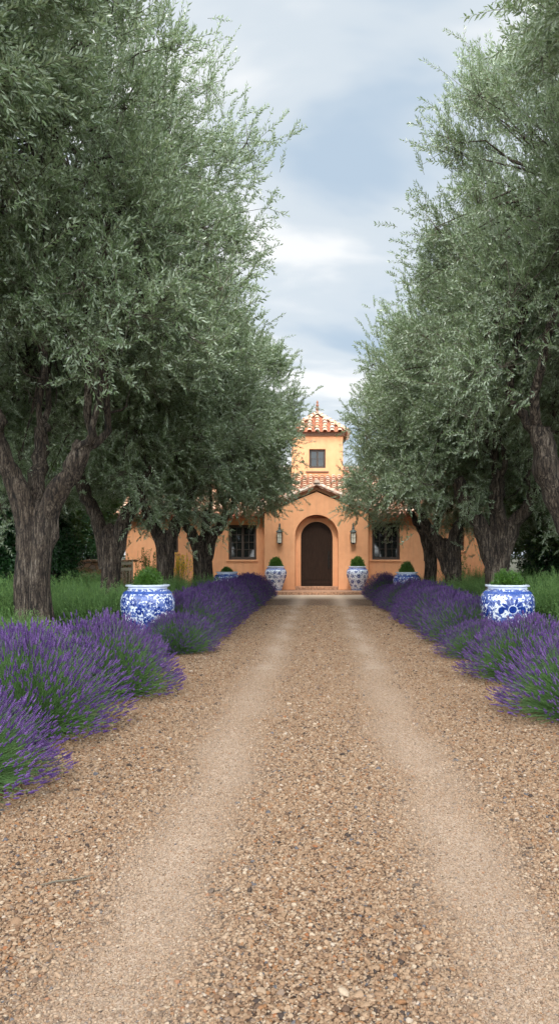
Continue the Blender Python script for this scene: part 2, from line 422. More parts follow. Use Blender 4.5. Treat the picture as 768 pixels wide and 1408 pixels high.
def porcelain(dark):
    m, t, b = mat('painted_porcelain')
    cc = t.nodes.new('ShaderNodeTexCoord'); vec = cc.outputs['Object']
    oi = t.nodes.new('ShaderNodeObjectInfo')
    ad = t.nodes.new('ShaderNodeVectorMath'); ad.operation = 'MULTIPLY_ADD'; ad.inputs[1].default_value = (7, 5, 9)
    t.links.new(oi.outputs['Random'], ad.inputs[0]); t.links.new(vec, ad.inputs[2]); v0 = ad.outputs[0]
    v = t.nodes.new('ShaderNodeTexVoronoi'); v.inputs['Scale'].default_value = 26; t.links.new(v0, v.inputs['Vector'])
    n1 = noise(t, 7, 3, 0.55, v0, dist=1.2); n2 = noise(t, 17, 3, 0.6, v0, dist=1.5)
    clump = mth(t, 'ADD', mth(t, 'MULTIPLY', n1, 0.8), mth(t, 'MULTIPLY', v.outputs['Distance'], -0.30))
    f1 = ramp(t, [(0.285 - dark, (0, 0, 0)), (0.315 - dark, (1, 1, 1))], clump)
    vine = mth(t, 'ABSOLUTE', mth(t, 'SUBTRACT', n2, 0.5))
    f2 = ramp(t, [(0.012, (1, 1, 1)), (0.028, (0, 0, 0))], vine)
    f = mth(t, 'MAXIMUM', mth(t, 'MULTIPLY', f1, 0.92), mth(t, 'MULTIPLY', f2, 0.85))
    blue = ramp(t, [(0.3, (0.012, 0.035, 0.20)), (0.7, (0.05, 0.12, 0.45))], n2)
    c = mixc(t, f, (0.80, 0.84, 0.88), blue)
    t.links.new(c, b.inputs['Base Color']); b.inputs['Roughness'].default_value = 0.16
    b.inputs['Coat Weight'].default_value = 0.4; b.inputs['Coat Roughness'].default_value = 0.08
    return m
M['porcelain_dark'] = porcelain(0.085); M['porcelain_light'] = porcelain(-0.06)
M['cobalt'] = plain('cobalt_paint', (0.014, 0.04, 0.22), 0.18, 0, 30, 0.5)
M['glaze'] = plain('white_glaze', (0.62, 0.68, 0.80), 0.18, 0, 12, 0.12)
M['rim_blue'] = plain('blue_band', (0.05, 0.10, 0.34), 0.2, 0, 40, 0.5)

# ------------------------------------------------------------------ setting
def sheet(name, x0, x1, y0, y1, z, m, nx=1, ny=1):
    mb = MB()
    for i in range(nx):
        for j in range(ny):
            xa, xb = x0 + (x1 - x0) * i / nx, x0 + (x1 - x0) * (i + 1) / nx
            ya, yb = y0 + (y1 - y0) * j / ny, y0 + (y1 - y0) * (j + 1) / ny
            mb.add([(xa, ya, z), (xb, ya, z), (xb, yb, z), (xa, yb, z)], [(0, 1, 2, 3)])
    o = mb.build(name, m, fix=False); return tag(o, kind='structure')
sheet('ground', -600, 600, -300, 900, 0.0, M['ground'])
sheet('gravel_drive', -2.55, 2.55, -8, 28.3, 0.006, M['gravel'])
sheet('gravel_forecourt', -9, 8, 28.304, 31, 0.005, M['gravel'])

# loose pebbles on the drive (uncountable): one object, instanced stones
def pebbles():
    rg = np.random.default_rng(11)
    pts = []
    def zone(y0, y1, dens, hw, s0):
        n = int((y1 - y0) * 2 * hw * dens)
        x = rg.uniform(-hw, hw, n); y = rg.uniform(y0, y1, n)
        wob = 0.03 * np.sin(y * 0.9 + 1.0) + 0.025 * np.sin(y * 2.3) + .03 * np.sin(y * 6.1 + x)
        g = np.exp(-(((np.abs(x + wob) - 0.71) / 0.23) ** 2)) * (0.80 + 0.2 * np.sin(y * 3.1 + x * 4))
        g = np.clip(g, 0, 1)
        keep = (rg.random(n) > g * 0.80) & (x > -0.52 * y - 0.6) & (x < 0.40 * y + 0.5)
        x, y, g = x[keep], y[keep], g[keep]
        s = s0 * np.exp(rg.normal(0, 0.30, len(x))) * (1 - 0.40 * g)
        big = rg.random(len(x)) < 0.02; s[big] *= 1.5
        pts.append(np.stack([x, y, 0.006 + s * 0.20 * rg.uniform(0.2, 1.6, len(x)) * (1 - 0.5 * g), s, g], 1))
    zone(1.6, 4.5, 13500, 2.5, 0.0054)
    zone(4.5, 9, 9500, 2.5, 0.0062)
    zone(9, 15, 6000, 2.4, 0.0072)
    zone(15, 22, 3000, 2.3, 0.0088)
    n = 110000; y = 1.6 + 8 * rg.random(n) ** 1.5; x = (rg.normal(0, .20, n) + .71) * rg.choice((-1, 1), n)
    k = (np.abs(x) < 2) & (x > -0.52 * y - 0.6) & (x < 0.40 * y + 0.5); x, y = x[k], y[k]
    sz = .0026 * np.exp(rg.normal(0, .35, len(x)))
    pts.append(np.stack([x, y, .006 + sz * .25, sz, rg.uniform(.1, .95, len(x))], 1))
    P = np.concatenate(pts); n = len(P)
    me = bpy.data.meshes.new('pebbles'); me.vertices.add(n)
    me.vertices.foreach_set('co', P[:, :3].astype(np.float32).ravel())
    def va(nm, typ, key, arr):
        a = me.attributes.new(nm, typ, 'POINT'); a.data.foreach_set(key, arr.astype(np.float32).ravel())
    va('rnd', 'FLOAT', 'value', rg.random(n)); va('dust', 'FLOAT', 'value', np.clip(P[:, 4] * 1.1, 0, 1))
    sc3 = P[:, 3:4] * np.stack([rg.uniform(0.85, 1.5, n), rg.uniform(0.8, 1.2, n), rg.uniform(0.5, 0.85, n)], 1)
    va('scl', 'FLOAT_VECTOR', 'vector', sc3)
    va('rot', 'FLOAT_VECTOR', 'vector', np.stack([rg.normal(0, 0.35, n), rg.normal(0, 0.35, n), rg.uniform(0, 6.28, n)], 1))
    a = me.attributes.new('pick', 'INT', 'POINT'); a.data.foreach_set('value', rg.integers(0, 6, n).astype(np.int32))
    o = link('pebbles', me); me.materials.append(M['pebble'])
    ng = bpy.data.node_groups.new('pebble_scatter', 'GeometryNodeTree')
    ng.interface.new_socket('Geometry', in_out='INPUT', socket_type='NodeSocketGeometry')
    ng.interface.new_socket('Geometry', in_out='OUTPUT', socket_type='NodeSocketGeometry')
    gi = ng.nodes.new('NodeGroupInput'); go = ng.nodes.new('NodeGroupOutput')
    g2i = ng.nodes.new('GeometryNodeGeometryToInstance')
    for k in range(6):
        ico = ng.nodes.new('GeometryNodeMeshIcoSphere'); ico.inputs['Radius'].default_value = 1; ico.inputs['Subdivisions'].default_value = 2
        pos = ng.nodes.new('GeometryNodeInputPosition')
        nz = ng.nodes.new('ShaderNodeTexNoise'); nz.noise_dimensions = '4D'; nz.inputs['W'].default_value = k * 7.3; nz.inputs['Scale'].default_value = 1.2; nz.inputs['Detail'].default_value = 1.5
        ng.links.new(pos.outputs[0], nz.inputs['Vector'])
        sb = ng.nodes.new('ShaderNodeVectorMath'); sb.operation = 'SUBTRACT'; sb.inputs[1].default_value = (.5, .5, .5)
        ml = ng.nodes.new('ShaderNodeVectorMath'); ml.operation = 'SCALE'; ml.inputs['Scale'].default_value = 2.2
        ng.links.new(nz.outputs['Color'], sb.inputs[0]); ng.links.new(sb.outputs[0], ml.inputs[0])
        sp = ng.nodes.new('GeometryNodeSetPosition'); ng.links.new(ico.outputs['Mesh'], sp.inputs['Geometry']); ng.links.new(ml.outputs[0], sp.inputs['Offset'])
        ss = ng.nodes.new('GeometryNodeSetShadeSmooth'); ng.links.new(sp.outputs[0], ss.inputs[0])
        sm = ng.nodes.new('GeometryNodeSetMaterial'); sm.inputs['Material'].default_value = M['pebble']; ng.links.new(ss.outputs[0], sm.inputs['Geometry'])
        ng.links.new(sm.outputs[0], g2i.inputs[0])
    iop = ng.nodes.new('GeometryNodeInstanceOnPoints'); iop.inputs['Pick Instance'].default_value = True
    ng.links.new(gi.outputs[0], iop.inputs['Points']); ng.links.new(g2i.outputs[0], iop.inputs['Instance'])
    def na(nm, typ, sock):
        q = ng.nodes.new('GeometryNodeInputNamedAttribute'); q.data_type = typ; q.inputs['Name'].default_value = nm
        ng.links.new(q.outputs['Attribute'], iop.inputs[sock])
    na('scl', 'FLOAT_VECTOR', 'Scale'); na('rot', 'FLOAT_VECTOR', 'Rotation'); na('pick', 'INT', 'Instance Index')
    ng.links.new(iop.outputs[0], go.inputs[0])
    md = o.modifiers.new('scatter', 'NODES'); md.node_group = ng
    tag(o, 'loose tan and brown pebbles covering the gravel drive', 'gravel', kind='stuff')
pebbles()

# ------------------------------------------------------------------ house
HX = -0.15
def arc(cx, cz, r, n=24, a0=0.0, a1=math.pi):
    return [(cx + r * math.cos(a0 + (a1 - a0) * i / n), cz + r * math.sin(a0 + (a1 - a0) * i / n)) for i in range(n + 1)]
def rect(x0, x1, z0, z1): return [(x0, z0), (x1, z0), (x1, z1), (x0, z1)]
house = tag(empty('villa', (HX, 30.5, 0)), 'terracotta orange stucco villa with arched door and square tower at the drive end', 'house')
house_inv = Vector((HX, 30.5, 0))
def hp(x): return x - HX        # world x to house x
Y = 0.0
WX0, WX1 = hp(-8.15), hp(6.95)
EAVE = 3.15
WIN = [(hp(-3.84), hp(-2.68), 1.36, 2.82), (hp(2.17), hp(3.33), 1.36, 2.92)]
SWIN = [(hp(-6.55), hp(-5.95), 1.66, 2.48), (hp(5.45), hp(6.02), 1.74, 2.42)]
mb = MB()
mb.prism(rect(WX0, WX1, 0, EAVE), [rect(*q) for q in WIN + SWIN], 0, 0.35)
mb.box(WX0 + .002, WX0 + .35, .35, 8.5, 0, EAVE); mb.box(WX1 - .35, WX1 - .002, .35, 8.5, 0, EAVE); mb.box(WX0, WX1, 8.5, 8.8, 0, EAVE)
for xa in (WX0 + .002, WX1 - .35):   # gable ends
    mb.add([(xa, 0, EAVE), (xa, 8.8, EAVE), (xa, 4.4 + 1.6, EAVE + 2.5), (xa + .345, 0, EAVE), (xa + .345, 8.8, EAVE), (xa + .345, 6.0, EAVE + 2.5)],
           [(0, 1, 2), (5, 4, 3), (0, 3, 4, 1), (1, 4, 5, 2), (2, 5, 3, 0)])
mb.build('wall', M['stucco'], house)
# entry block with gable and arched recess
EX0, EX1, EY = -2.15, 2.13, -0.5
gz = 3.27; gp = 4.17
arch_o = [(0.885, 0.12)] + arc(0, 2.33, 0.885) + [(-0.885, 0.12)]
mb = MB()
mb.prism([(EX0, 0), (EX0, gz), (0, gp), (EX1, gz), (EX1, 0), (0.885, 0), ] + [(0.885, 0.12)] + arc(0, 2.33, 0.885)[0:] + [(-0.885, 0.12), (-0.885, 0)], [], EY, EY + 0.32)
ri = [(0.66, 0.26)] + arc(0, 2.29, 0.66) + [(-0.66, 0.26)]
mb.prism([(-1.1, 0.121), (-1.1, 3.4), (1.1, 3.4), (1.1, 0.121), (0.66, 0.121)] + ri + [(-0.66, 0.121)], [], EY + 0.322, EY + 0.478)
mb.box(EX0 + .002, EX0 + .3, EY + .32, -0.002, 0, gz - .01); mb.box(EX1 - .3, EX1 - .002, EY + .32, -0.002, 0, gz - .01)
mb.build('entry_wall', M['stucco'], house)
# rake mouldings
mb = MB()
sl = (gp - gz) / 2.15
for s in (-1, 1):
    for (d, o0, h0, h1) in ((0.035, 0.0, 0.06, 0.12), (0.075, 0.06, 0.12, 0.18)):
        L = 2.40
        P = [(0, gp + h0), (s * L, gp + h0 - sl * L), (s * L, gp + h1 - sl * L), (0, gp + h1)]
        mb.prism(P, [], EY - d, EY + .30 - o0)
mb.build('rake_moulding', plain('rake_plaster', (0.40, 0.20, 0.10), 0.9, 0, 8, 0.25), house)

def tiles(mb, origin, u, v, width, length, inside=None, du=0.27, dv=0.32, rt=0.108, rg=None, off=0.05):
    """barrel tiles on a plane; u along the eave, v up the slope"""
    rg = rg or random.Random(3)
    u = Vector(u).normalized(); v = Vector(v).normalized(); n = u.cross(v)
    if n.z < 0: n = -n
    o = Vector(origin)
    nu = int(width / du); nv = int(length / dv) + 1
    for i in range(nu + 1):
        for j in range(nv):
            a = (i + 0.0) * width / nu; b_ = j * dv - 0.03
            if inside and not inside(a, b_ + dv * .5): continue
            j1 = rg.uniform(-.012, .012); r0 = rt * 1.12 * rg.uniform(.94, 1.06); r1 = rt * 0.86
            col = min(1, max(0, rg.gauss(.52, .22)))
            vs = []; seg = 7
            for (bb, rr, up) in ((b_, r0, off + .035), (b_ + dv * 1.12, r1, off)):
                for lay in (0, .018):
                    for k in range(seg + 1):
                        t = math.pi * k / seg
                        vs.append(o + u * (a + j1 + (rr - lay) * math.cos(t)) + v * bb + n * (up + (rr - lay) * math.sin(t) * 0.85))
            S = seg + 1; fs = []
            for k in range(seg):
                fs.append((k, k + 1, 2 * S + k + 1, 2 * S + k))
                fs.append((k, S + k, S + k + 1, k + 1))
            mb.add(vs, fs, 0, col)
            # concave under tile showing between the covers
    return
def ridge(mb, p0, p1, r=0.12, rg=random.Random(8), pale=0.75):
    p0 = Vector(p0); p1 = Vector(p1); d = (p1 - p0); L = d.length; d.normalize()
    sd_ = d.cross(Vector((0, 0, 1))).normalized(); up = sd_.cross(d)
    n = max(2, int(L / 0.33))
    for i in range(n):
        a = p0 + d * (L * i / n); b = p0 + d * (L * (i + 1.15) / n); vs = []
        for (q, rr, h) in ((a, r * 1.12, .03), (b, r * .9, 0)):
            for k in range(8):
                t = math.pi * k / 7
                vs.append(q + sd_ * rr * math.cos(t) + up * (h + rr * math.sin(t)))
        fs = [(k, k + 1, 8 + k + 1, 8 + k) for k in range(7)] + [tuple(range(8))]
        mb.add(vs, fs, 0, min(1, max(0, rg.gauss(pale, .18))))
# main roof
mb = MB(); ys0 = -0.32; slope = 0.42; yr = 6.0
rise = lambda y: EAVE + 0.03 + (y - ys0) * slope
ang = math.atan(slope); ln = (yr - ys0) / math.cos(ang)
x0r, x1r = WX0 - .25, WX1 + .25
mb.add([(x0r, ys0, rise(ys0)), (x1r, ys0, rise(ys0)), (x1r, yr, rise(yr)), (x0r, yr, rise(yr)),
        (x0r, ys0, rise(ys0) - .10), (x1r, ys0, rise(ys0) - .10), (x1r, yr, rise(yr) - .10), (x0r, yr, rise(yr) - .10)],
       [(0, 1, 2, 3), (7, 6, 5, 4), (0, 4, 5, 1), (1, 5, 6, 2), (3, 7, 4, 0)], 1)
mb.add([(x0r, yr + .002, rise(yr)), (x1r, yr + .002, rise(yr)), (x1r, 9.2, EAVE), (x0r, 9.2, EAVE)], [(0, 1, 2, 3)], 1)
def not_tower(a, b):
    xx = x0r + a; yy = ys0 + b * math.cos(ang)
    if abs(xx) < 1.3 and yy > 4.85: return False
    g = gp + 0.28 - sl * abs(xx)      # hidden below the entry gable roof
    return not (abs(xx) < 2.3 and rise(yy) < g - 0.05)
tiles(mb, (x0r, ys0 - .06, rise(ys0) - .03), (1, 0, 0), (0, math.cos(ang), math.sin(ang)), x1r - x0r, ln, not_tower)
ridge(mb, (x0r, yr, rise(yr) + .05), (-1.3, yr, rise(yr) + .05)); ridge(mb, (1.3, yr, rise(yr) + .05), (x1r, yr, rise(yr) + .05))
main_roof = mb.build('roof', [M['tile'], M['tile_pan']], house, fix=False)
# entry gable roof: two slopes running back into the main roof
mb = MB(); rgx = random.Random(21)
top = gp + 0.21
for s in (-1, 1):
    L = 2.30
    a = [(0, EY - .11, top), (s * L, EY - .11, top - sl * L), (s * L, 2.2, top - sl * L), (0, 3.2, top)]
    bq = [(x, y, z - .05) for x, y, z in a]
    mb.add(a + bq, [(0, 1, 2, 3), (7, 6, 5, 4), (0, 4, 5, 1), (1, 5, 6, 2)], 1)
    an = math.atan(sl); vv = (-s * math.cos(an), 0, math.sin(an))
    tiles(mb, (s * (L + .05), EY - .10, top - sl * (L + .05)), (0, 1, 0), vv, 2.6, L / math.cos(an), None, du=0.29, rg=rgx, off=.03)
    # rake tiles laid along the slope edge
    ridge(mb, (s * (L + .06), EY - .11, top - sl * (L + .06) + .02), (0, EY - .11, top + .05), 0.105, rgx, 0.97)
ridge(mb, (0, EY - .26, top + .10), (0, 3.0, top + .10), 0.13, rgx, 0.95)
mb.build('entry_roof', [M['tile'], M['tile_pan']], house, fix=False)
# tower
TW = 1.25; TY0 = 4.9; TC = TY0 + TW; TE = 7.36
mb = MB()
twin = rect(-0.39, 0.40, 5.80, 6.72)
mb.prism(rect(-TW, TW, 4.2, TE), [twin], TY0, TY0 + .25)
mb.box(-TW + .002, -TW + .25, TY0 + .25, TY0 + 2 * TW, 3.5, TE); mb.box(TW - .25, TW - .002, TY0 + .25, TY0 + 2 * TW, 3.5, TE)
mb.box(-TW, TW, TY0 + 2 * TW, TY0 + 2 * TW + .2, 3.5, TE)
mb.build('tower', M['stucco'], house)
mb = MB(); mb.box(-TW - .10, TW + .10, TY0 - .10, TY0 + 2 * TW + .1, TE, TE + .09, 0, .5, .01); mb.box(-TW - .16, TW + .16, TY0 - .16, TY0 + 2 * TW + .16, TE + .09, TE + .15)
mb.build('cornice', M['eave'], house)
mb = MB(); mb.box(-0.56, 0.56, TY0 - .07, TY0 + .0, 5.58, 5.64, 0, .5, .012); mb.build('ledge', M['eave'], house)
mb = MB(); E = TW + .22; pz = TE + .17; pk = pz + 1.12; hgt = 1.12
sl2 = math.hypot(E, hgt)
for (u, cdir) in (((1, 0, 0), (0, 1, 0)), ((0, -1, 0), (1, 0, 0)), ((-1, 0, 0), (0, -1, 0)), ((0, 1, 0), (-1, 0, 0))):
    U = Vector(u); C_ = Vector(cdir); org = Vector((0, TC, pz)) - C_ * E - U * E
    V = (C_ * E + Vector((0, 0, hgt)))
    mb.add([org, org + U * 2 * E, Vector((0, TC, pk))], [(0, 1, 2)], 1)
    tiles(mb, org - V.normalized() * .05, U, V, 2 * E, sl2, lambda a, b: b < sl2 - .15 and abs(a - E) < (sl2 - b) / sl2 * E + .03, du=.33, dv=.27, rt=.115, rg=random.Random(5), off=.02)
    ridge(mb, org + Vector((0, 0, .03)), Vector((0, TC, pk + .06)), .11, random.Random(4), .55)
mb.add([(-E, TC - E, pz - .02), (E, TC - E, pz - .02), (E, TC + E, pz - .02), (-E, TC + E, pz - .02)], [(0, 1, 2, 3)], 1)
troof = mb.build('tower_roof', [M['tile'], M['tile_pan']], house, fix=False)
mb = MB()
mb.lathe([(.13, 0), (.15, .03), (.10, .08), (.055, .13), (.06, .18), (.10, .22), (.085, .27), (.04, .31), (.05, .35), (.085, .39), (.07, .45), (.035, .49), (.06, .53), (.055, .59), (.02, .64), (.004, .68)], 14, 0, .2, (0, TC, pk + .05))
mb.build('finial', [plain('finial_clay', (0.26, 0.12, 0.075), 0.8, 0, 18, 0.4)], troof, smooth=True)

def window(x0, x1, z0, z1, yw, cols=2, rows=4, leaves=2, sill=True, label=None):
    mb = MB(); yf = yw + 0.10; fw = 0.06
    F = M['frame_wood']
    mb.box(x0, x0 + fw, yf, yf + .09, z0, z1, bev=.006); mb.box(x1 - fw, x1, yf, yf + .09, z0, z1, bev=.006)
    mb.box(x0 + fw, x1 - fw, yf + .001, yf + .088, z0, z0 + fw + .01); mb.box(x0 + fw, x1 - fw, yf + .001, yf + .088, z1 - fw, z1)
    ix0, ix1, iz0, iz1 = x0 + fw, x1 - fw, z0 + fw + .01, z1 - fw
    lw = (ix1 - ix0) / leaves; sw = 0.045; y2 = yf + .02
    for l in range(leaves):
        a = ix0 + l * lw + .002; b = a + lw - .004
        mb.box(a, a + sw, y2, y2 + .05, iz0, iz1, bev=.004); mb.box(b - sw, b, y2, y2 + .05, iz0, iz1, bev=.004)
        mb.box(a + sw, b - sw, y2 + .001, y2 + .049, iz0, iz0 + sw); mb.box(a + sw, b - sw, y2 + .001, y2 + .049, iz1 - sw, iz1)
        for c in range(1, cols):
            xm = a + sw + (b - a - 2 * sw) * c / cols
            mb.box(xm - .011, xm + .011, y2 + .008, y2 + .040, iz0 + sw, iz1 - sw)
        for r_ in range(1, rows):
            zm = iz0 + sw + (iz1 - iz0 - 2 * sw) * r_ / rows
            mb.box(a + sw, b - sw, y2 + .010, y2 + .038, zm - .011, zm + .011)
    wn = mb.build('window', F, house)
    if label: wn['label'] = label
    g = MB(); rr = random.Random(int(x0 * 100))
    for l in range(leaves):
        for c in range(cols):
            for r_ in range(rows):
                a = ix0 + l * lw + sw; ww = (lw - 2 * sw) / cols; hh = (iz1 - iz0 - 2 * sw) / rows
                xa, za_ = a + c * ww, iz0 + sw + r_ * hh; t1 = rr.uniform(-.001, .001); t2 = rr.uniform(-.001, .001)
                g.add([(xa, y2 + .025 + t1, za_), (xa + ww, y2 + .025 + t2, za_), (xa + ww, y2 + .025 - t1, za_ + hh), (xa, y2 + .025 - t2, za_ + hh)], [(0, 1, 2, 3)])
    g.build('pane', M['glass'], wn, fix=False)
    bk = MB(); bk.box(x0 + .01, x1 - .01, yf + .12, yf + .13, z0 + .01, z1 - .01); bk.build('dark_backing', M['iron'], wn)  # dark sheet behind the panes, standing in for the dark interior
    if sill:
        sb = MB(); sb.box(x0 - .08, x1 + .08, yw - .045, yw + .09, z0 - .085, z0 - .003, bev=.02); sb.build('sill', M['stucco'], wn)
for q in WIN: window(*q, 0.0, 2, 4, 2)
for q in SWIN: window(*q, 0.0, 2, 3, 1)
window(-0.39, 0.40, 5.80, 6.72, TY0, 1, 2, 2, False, 'small four pane tower window')

# door
YD = EY + 0.34
mb = MB()
def arch_top(x, r=0.60, cz=2.29): return cz + math.sqrt(max(0, r * r - x * x))
xs = [-0.585, -0.42, -0.255, -0.085, 0.085, 0.255, 0.42, 0.585]
for i in range(7):
    a, b = xs[i] + .003, xs[i + 1] - .003
    P = [(a, 0.52), (b, 0.52)] + [(b + (a - b) * k / 5, arch_top(b + (a - b) * k / 5)) for k in range(6)]
    mb.prism(P, [], YD + .055 + .004 * (i % 2), YD + .10)
mb.prism([(0.655, 0.262)] + arc(0, 2.29, 0.655) + [(-0.655, 0.262)], [[(0.60, 0.31)] + arc(0, 2.29, 0.598) + [(-0.60, 0.31)]], YD + .02, YD + .12)
mb.box(-.597, .597, YD + .045, YD + .105, .312, .50, bev=.006)
mb.box(-.597, .597, YD + .11, YD + .12, .33, 2.3)
mb.prism([(0.597, 2.2)] + arc(0, 2.29, 0.597) + [(-0.597, 2.2)], [], YD + .112, YD + .122)
door = mb.build('door', M['door_wood'], house)
mb = MB(); mb.tube([(.50, YD + .0, 1.02), (.50, YD - .035, 1.06), (.50, YD - .045, 1.35), (.50, YD - .035, 1.62), (.50, YD + .0, 1.66)], [.014] * 5, 8)
mb.box(.475, .525, YD + .025, YD + .055, .98, 1.72, bev=.006); mb.lathe([(.03, 0), (.03, .02), (.02, .03)], 12, c=(.50, YD, 1.42))
mb.build('handle', M['iron'], door)
mb = MB(); mb.box(-.883, .883, EY + .03, EY + .40, .122, .255, bev=.012); mb.build('threshold', M['step_stone'], house)
mb = MB(); mb.box(-2.0, 2.55, -2.3, EY - .003, 0, .125, bev=.02)
mb.build('step', M['step_stone'], house)
for xa, xb in ((EX0 - .02, -.887), (.887, EX1 + .02)):
    mb = MB(); mb.box(xa, xb, EY - .022, EY - .002, .126, .20, bev=.006); mb.build('plinth', M['stucco'], house)

# lanterns
def lantern():
    root = empty('wall_lantern', (0, 0, 0))
    mb = MB(); s = .115
    for sx in (-1, 1):
        for sy in (-1, 1):
            mb.box(sx * s - .012, sx * s + .012, sy * s - .012, sy * s + .012, 0, .50)
    mb.box(-s - .02, s + .02, -s - .02, s + .02, -.03, .0); mb.box(-s - .02, s + .02, -s - .02, s + .02, .50, .525)
    mb.box(-.05, .05, -.05, .05, -.07, -.031); mb.box(-s, s, -s - .006, -s + .006, .24, .252); mb.box(-.006, .006, -s - .008, -s + .008, .0, .5)
    mb.build('cage', M['iron'], root)
    mb = MB()
    prof = [(.185, 0), (.175, .03), (.12, .09), (.07, .13), (.055, .16), (.075, .19), (.05, .24), (.035, .34), (.045, .37), (.02, .44), (.004, .47)]
    mb.lathe(prof, 4 * 4, 0, .5, (0, 0, .527))
    mb.build('cap', M['verdigris'], root, smooth=True)
    mb = MB(); mb.box(-.04, .04, .16, .175, .45, .95, bev=.005); mb.tube([(0, .165, .62), (0, .12, .80), (0, .03, .92), (0, 0, .90)], [.014] * 4, 6)
    mb.build('bracket', M['iron'], root)
    mb = MB(); g = s - .004
    for (a, b) in (((-g, -g), (g, -g)), ((g, -g), (g, g)), ((g, g), (-g, g)), ((-g, g), (-g, -g))):
        mb.add([(*a, .0), (*b, .0), (*b, .5), (*a, .5)], [(0, 1, 2, 3)])
    mb.build('glass', M['lamp_glass'], root, fix=False)
    return root
l1 = lantern(); l1.scale = (.82,) * 3; l1.location = (HX - 1.52, 30.0 - .147, 2.06)
tag(l1, 'black iron wall lantern on the stucco left of the arched door', 'lantern', 'wall lanterns beside the door')
l2 = copy_tree(l1); l2.location = (HX + 1.50, 30.0 - .147, 2.06)
tag(l2, 'black iron wall lantern on the stucco right of the arched door', 'lantern')

# ------------------------------------------------------------------ urns and their shrubs
def urn_profile(kind):
    if kind == 0:   # round garden jar
        return [(.245, 0), (.27, .02), (.30, .10), (.355, .26), (.415, .44), (.446, .60), (.450, .70), (.435, .79), (.395, .865), (.345, .905), (.325, .925), (.320, .945), (.335, .955), (.362, .962), (.366, .98), (.355, .992), (.325, .995), (.30, .97), (.295, .90)]
    return [(.235, 0), (.25, .02), (.27, .10), (.315, .24), (.375, .40), (.425, .56), (.445, .68), (.435, .77), (.395, .85), (.355, .885), (.335, .91), (.345, .935), (.368, .945), (.372, .962), (.360, .972), (.33, .975), (.305, .95), (.30, .89)]
def surf(prof, a, z, off):
    zs = [p[1] for p in prof]; rs = [p[0] for p in prof]
    r = float(np.interp(z, zs, rs)) + off
    return (r * math.cos(a), r * math.sin(a), z)
def make_urn(kind, seed, hero=False):
    prof = urn_profile(kind); rg = random.Random(seed)
    root = empty('porcelain_urn', (0, 0, 0))
    mb = MB()
    fine = []
    n = len(prof)
    nr = 11
    # densify body profile smoothly
    zz_ = np.linspace(0, 1, 40)
    pr = np.array(prof[:nr]); tt = np.linspace(0, nr - 1, 34)
    def cr_(i, arr):
        k = int(min(max(math.floor(i), 0), len(arr) - 2)); f = i - k
        p0 = arr[max(k - 1, 0)]; p1 = arr[k]; p2 = arr[k + 1]; p3 = arr[min(k + 2, len(arr) - 1)]
        return 0.5 * ((2 * p1) + (-p0 + p2) * f + (2 * p0 - 5 * p1 + 4 * p2 - p3) * f * f + (-p0 + 3 * p1 - 3 * p2 + p3) * f ** 3)
    body = [tuple(cr_(t, pr)) for t in tt]
    mb.lathe(body, 56, 0, cap=False)
    mb.lathe(body[-1:] + prof[nr:], 56, 2, cap=False)
    mb.lathe([(.002, 0.001), (.245, 0.001)], 56, 0, cap=False)
    # painted bands
    def band(z0, z1, mi):
        vs = []; fs = []; S = 56
        for z in (z0, (z0 + z1) / 2, z1):
            for k in range(S): vs.append(surf(body + [(0.34, .93)], 2 * math.pi * k / S, z, .0025))
        for i in range(2):
            for k in range(S): fs.append((i * S + k, i * S + (k + 1) % S, (i + 1) * S + (k + 1) % S, (i + 1) * S + k))
        mb.add(vs, fs, mi)
    band(.845, .890, 3); band(.03, .055, 3); band(.09, .10, 1)
    def blob(a0, z0, pts, off, mi):   # polygon of (dx,dz) metres around a0,z0
        rr = float(np.interp(z0, [p[1] for p in body], [p[0] for p in body]))
        c = surf(body, a0, z0, off)
        vs = [c] + [surf(body, a0 + px / rr, z0 + pz_, off) for px, pz_ in pts]
        k = len(pts); mb.add(vs, [(0, 1 + i, 1 + (i + 1) % k) for i in range(k)], mi)
    def petal(a0, z0, ang, r0, L, W, off, mi):
        cx, cz = math.cos(ang) * (r0 + L / 2), math.sin(ang) * (r0 + L / 2)
        rr = float(np.interp(z0, [p[1] for p in body], [p[0] for p in body]))
        pts = []
        for k in range(10):
            t = 2 * math.pi * k / 10; x = math.cos(t) * L / 2; y = math.sin(t) * W / 2 * (1 + .3 * math.cos(t))
            pts.append((math.cos(ang) * x - math.sin(ang) * y, math.sin(ang) * x + math.cos(ang) * y))
        blob(a0 + cx / rr, z0 + cz, pts, off, mi)
    def flower(a0, z0, s, mi=1):
        npz = rg.choice((5, 6, 7)); ph = rg.random() * 6
        for k in range(npz): petal(a0, z0, ph + k * 2 * math.pi / npz, s * .22, s * .72, s * .52, .0030, mi)
        blob(a0, z0, [(s * .26 * math.cos(t * .785), s * .26 * math.sin(t * .785)) for t in range(8)], .0042, 2)
        blob(a0, z0, [(s * .13 * math.cos(t * .785), s * .13 * math.sin(t * .785)) for t in range(8)], .0055, 1)
    rows = [(.20, 7, .060), (.38, 9, .072), (.56, 10, .080), (.73, 10, .070)]
    for (z, cnt, s) in rows:
        for k in range(cnt):
            a = 2 * math.pi * (k + rg.uniform(-.2, .2)) / cnt + z * 3
            if hero and abs((a - (-math.pi / 2) + math.pi) % (2 * math.pi) - math.pi) < .62 and .40 < z < .80: continue
            flower(a, z + rg.uniform(-.03, .03), s * rg.uniform(.75, 1.15))
            for q in range(3): petal(a + rg.uniform(.15, .4), z + rg.uniform(-.07, .07), rg.random() * 6, .01, .055, .022, .0030, 1)
    for k in range(70):
        a = rg.random() * 6.28; z = rg.uniform(.14, .82)
        blob(a, z, [(.012 * math.cos(t), .012 * math.sin(t)) for t in range(6)], .0026, 1)
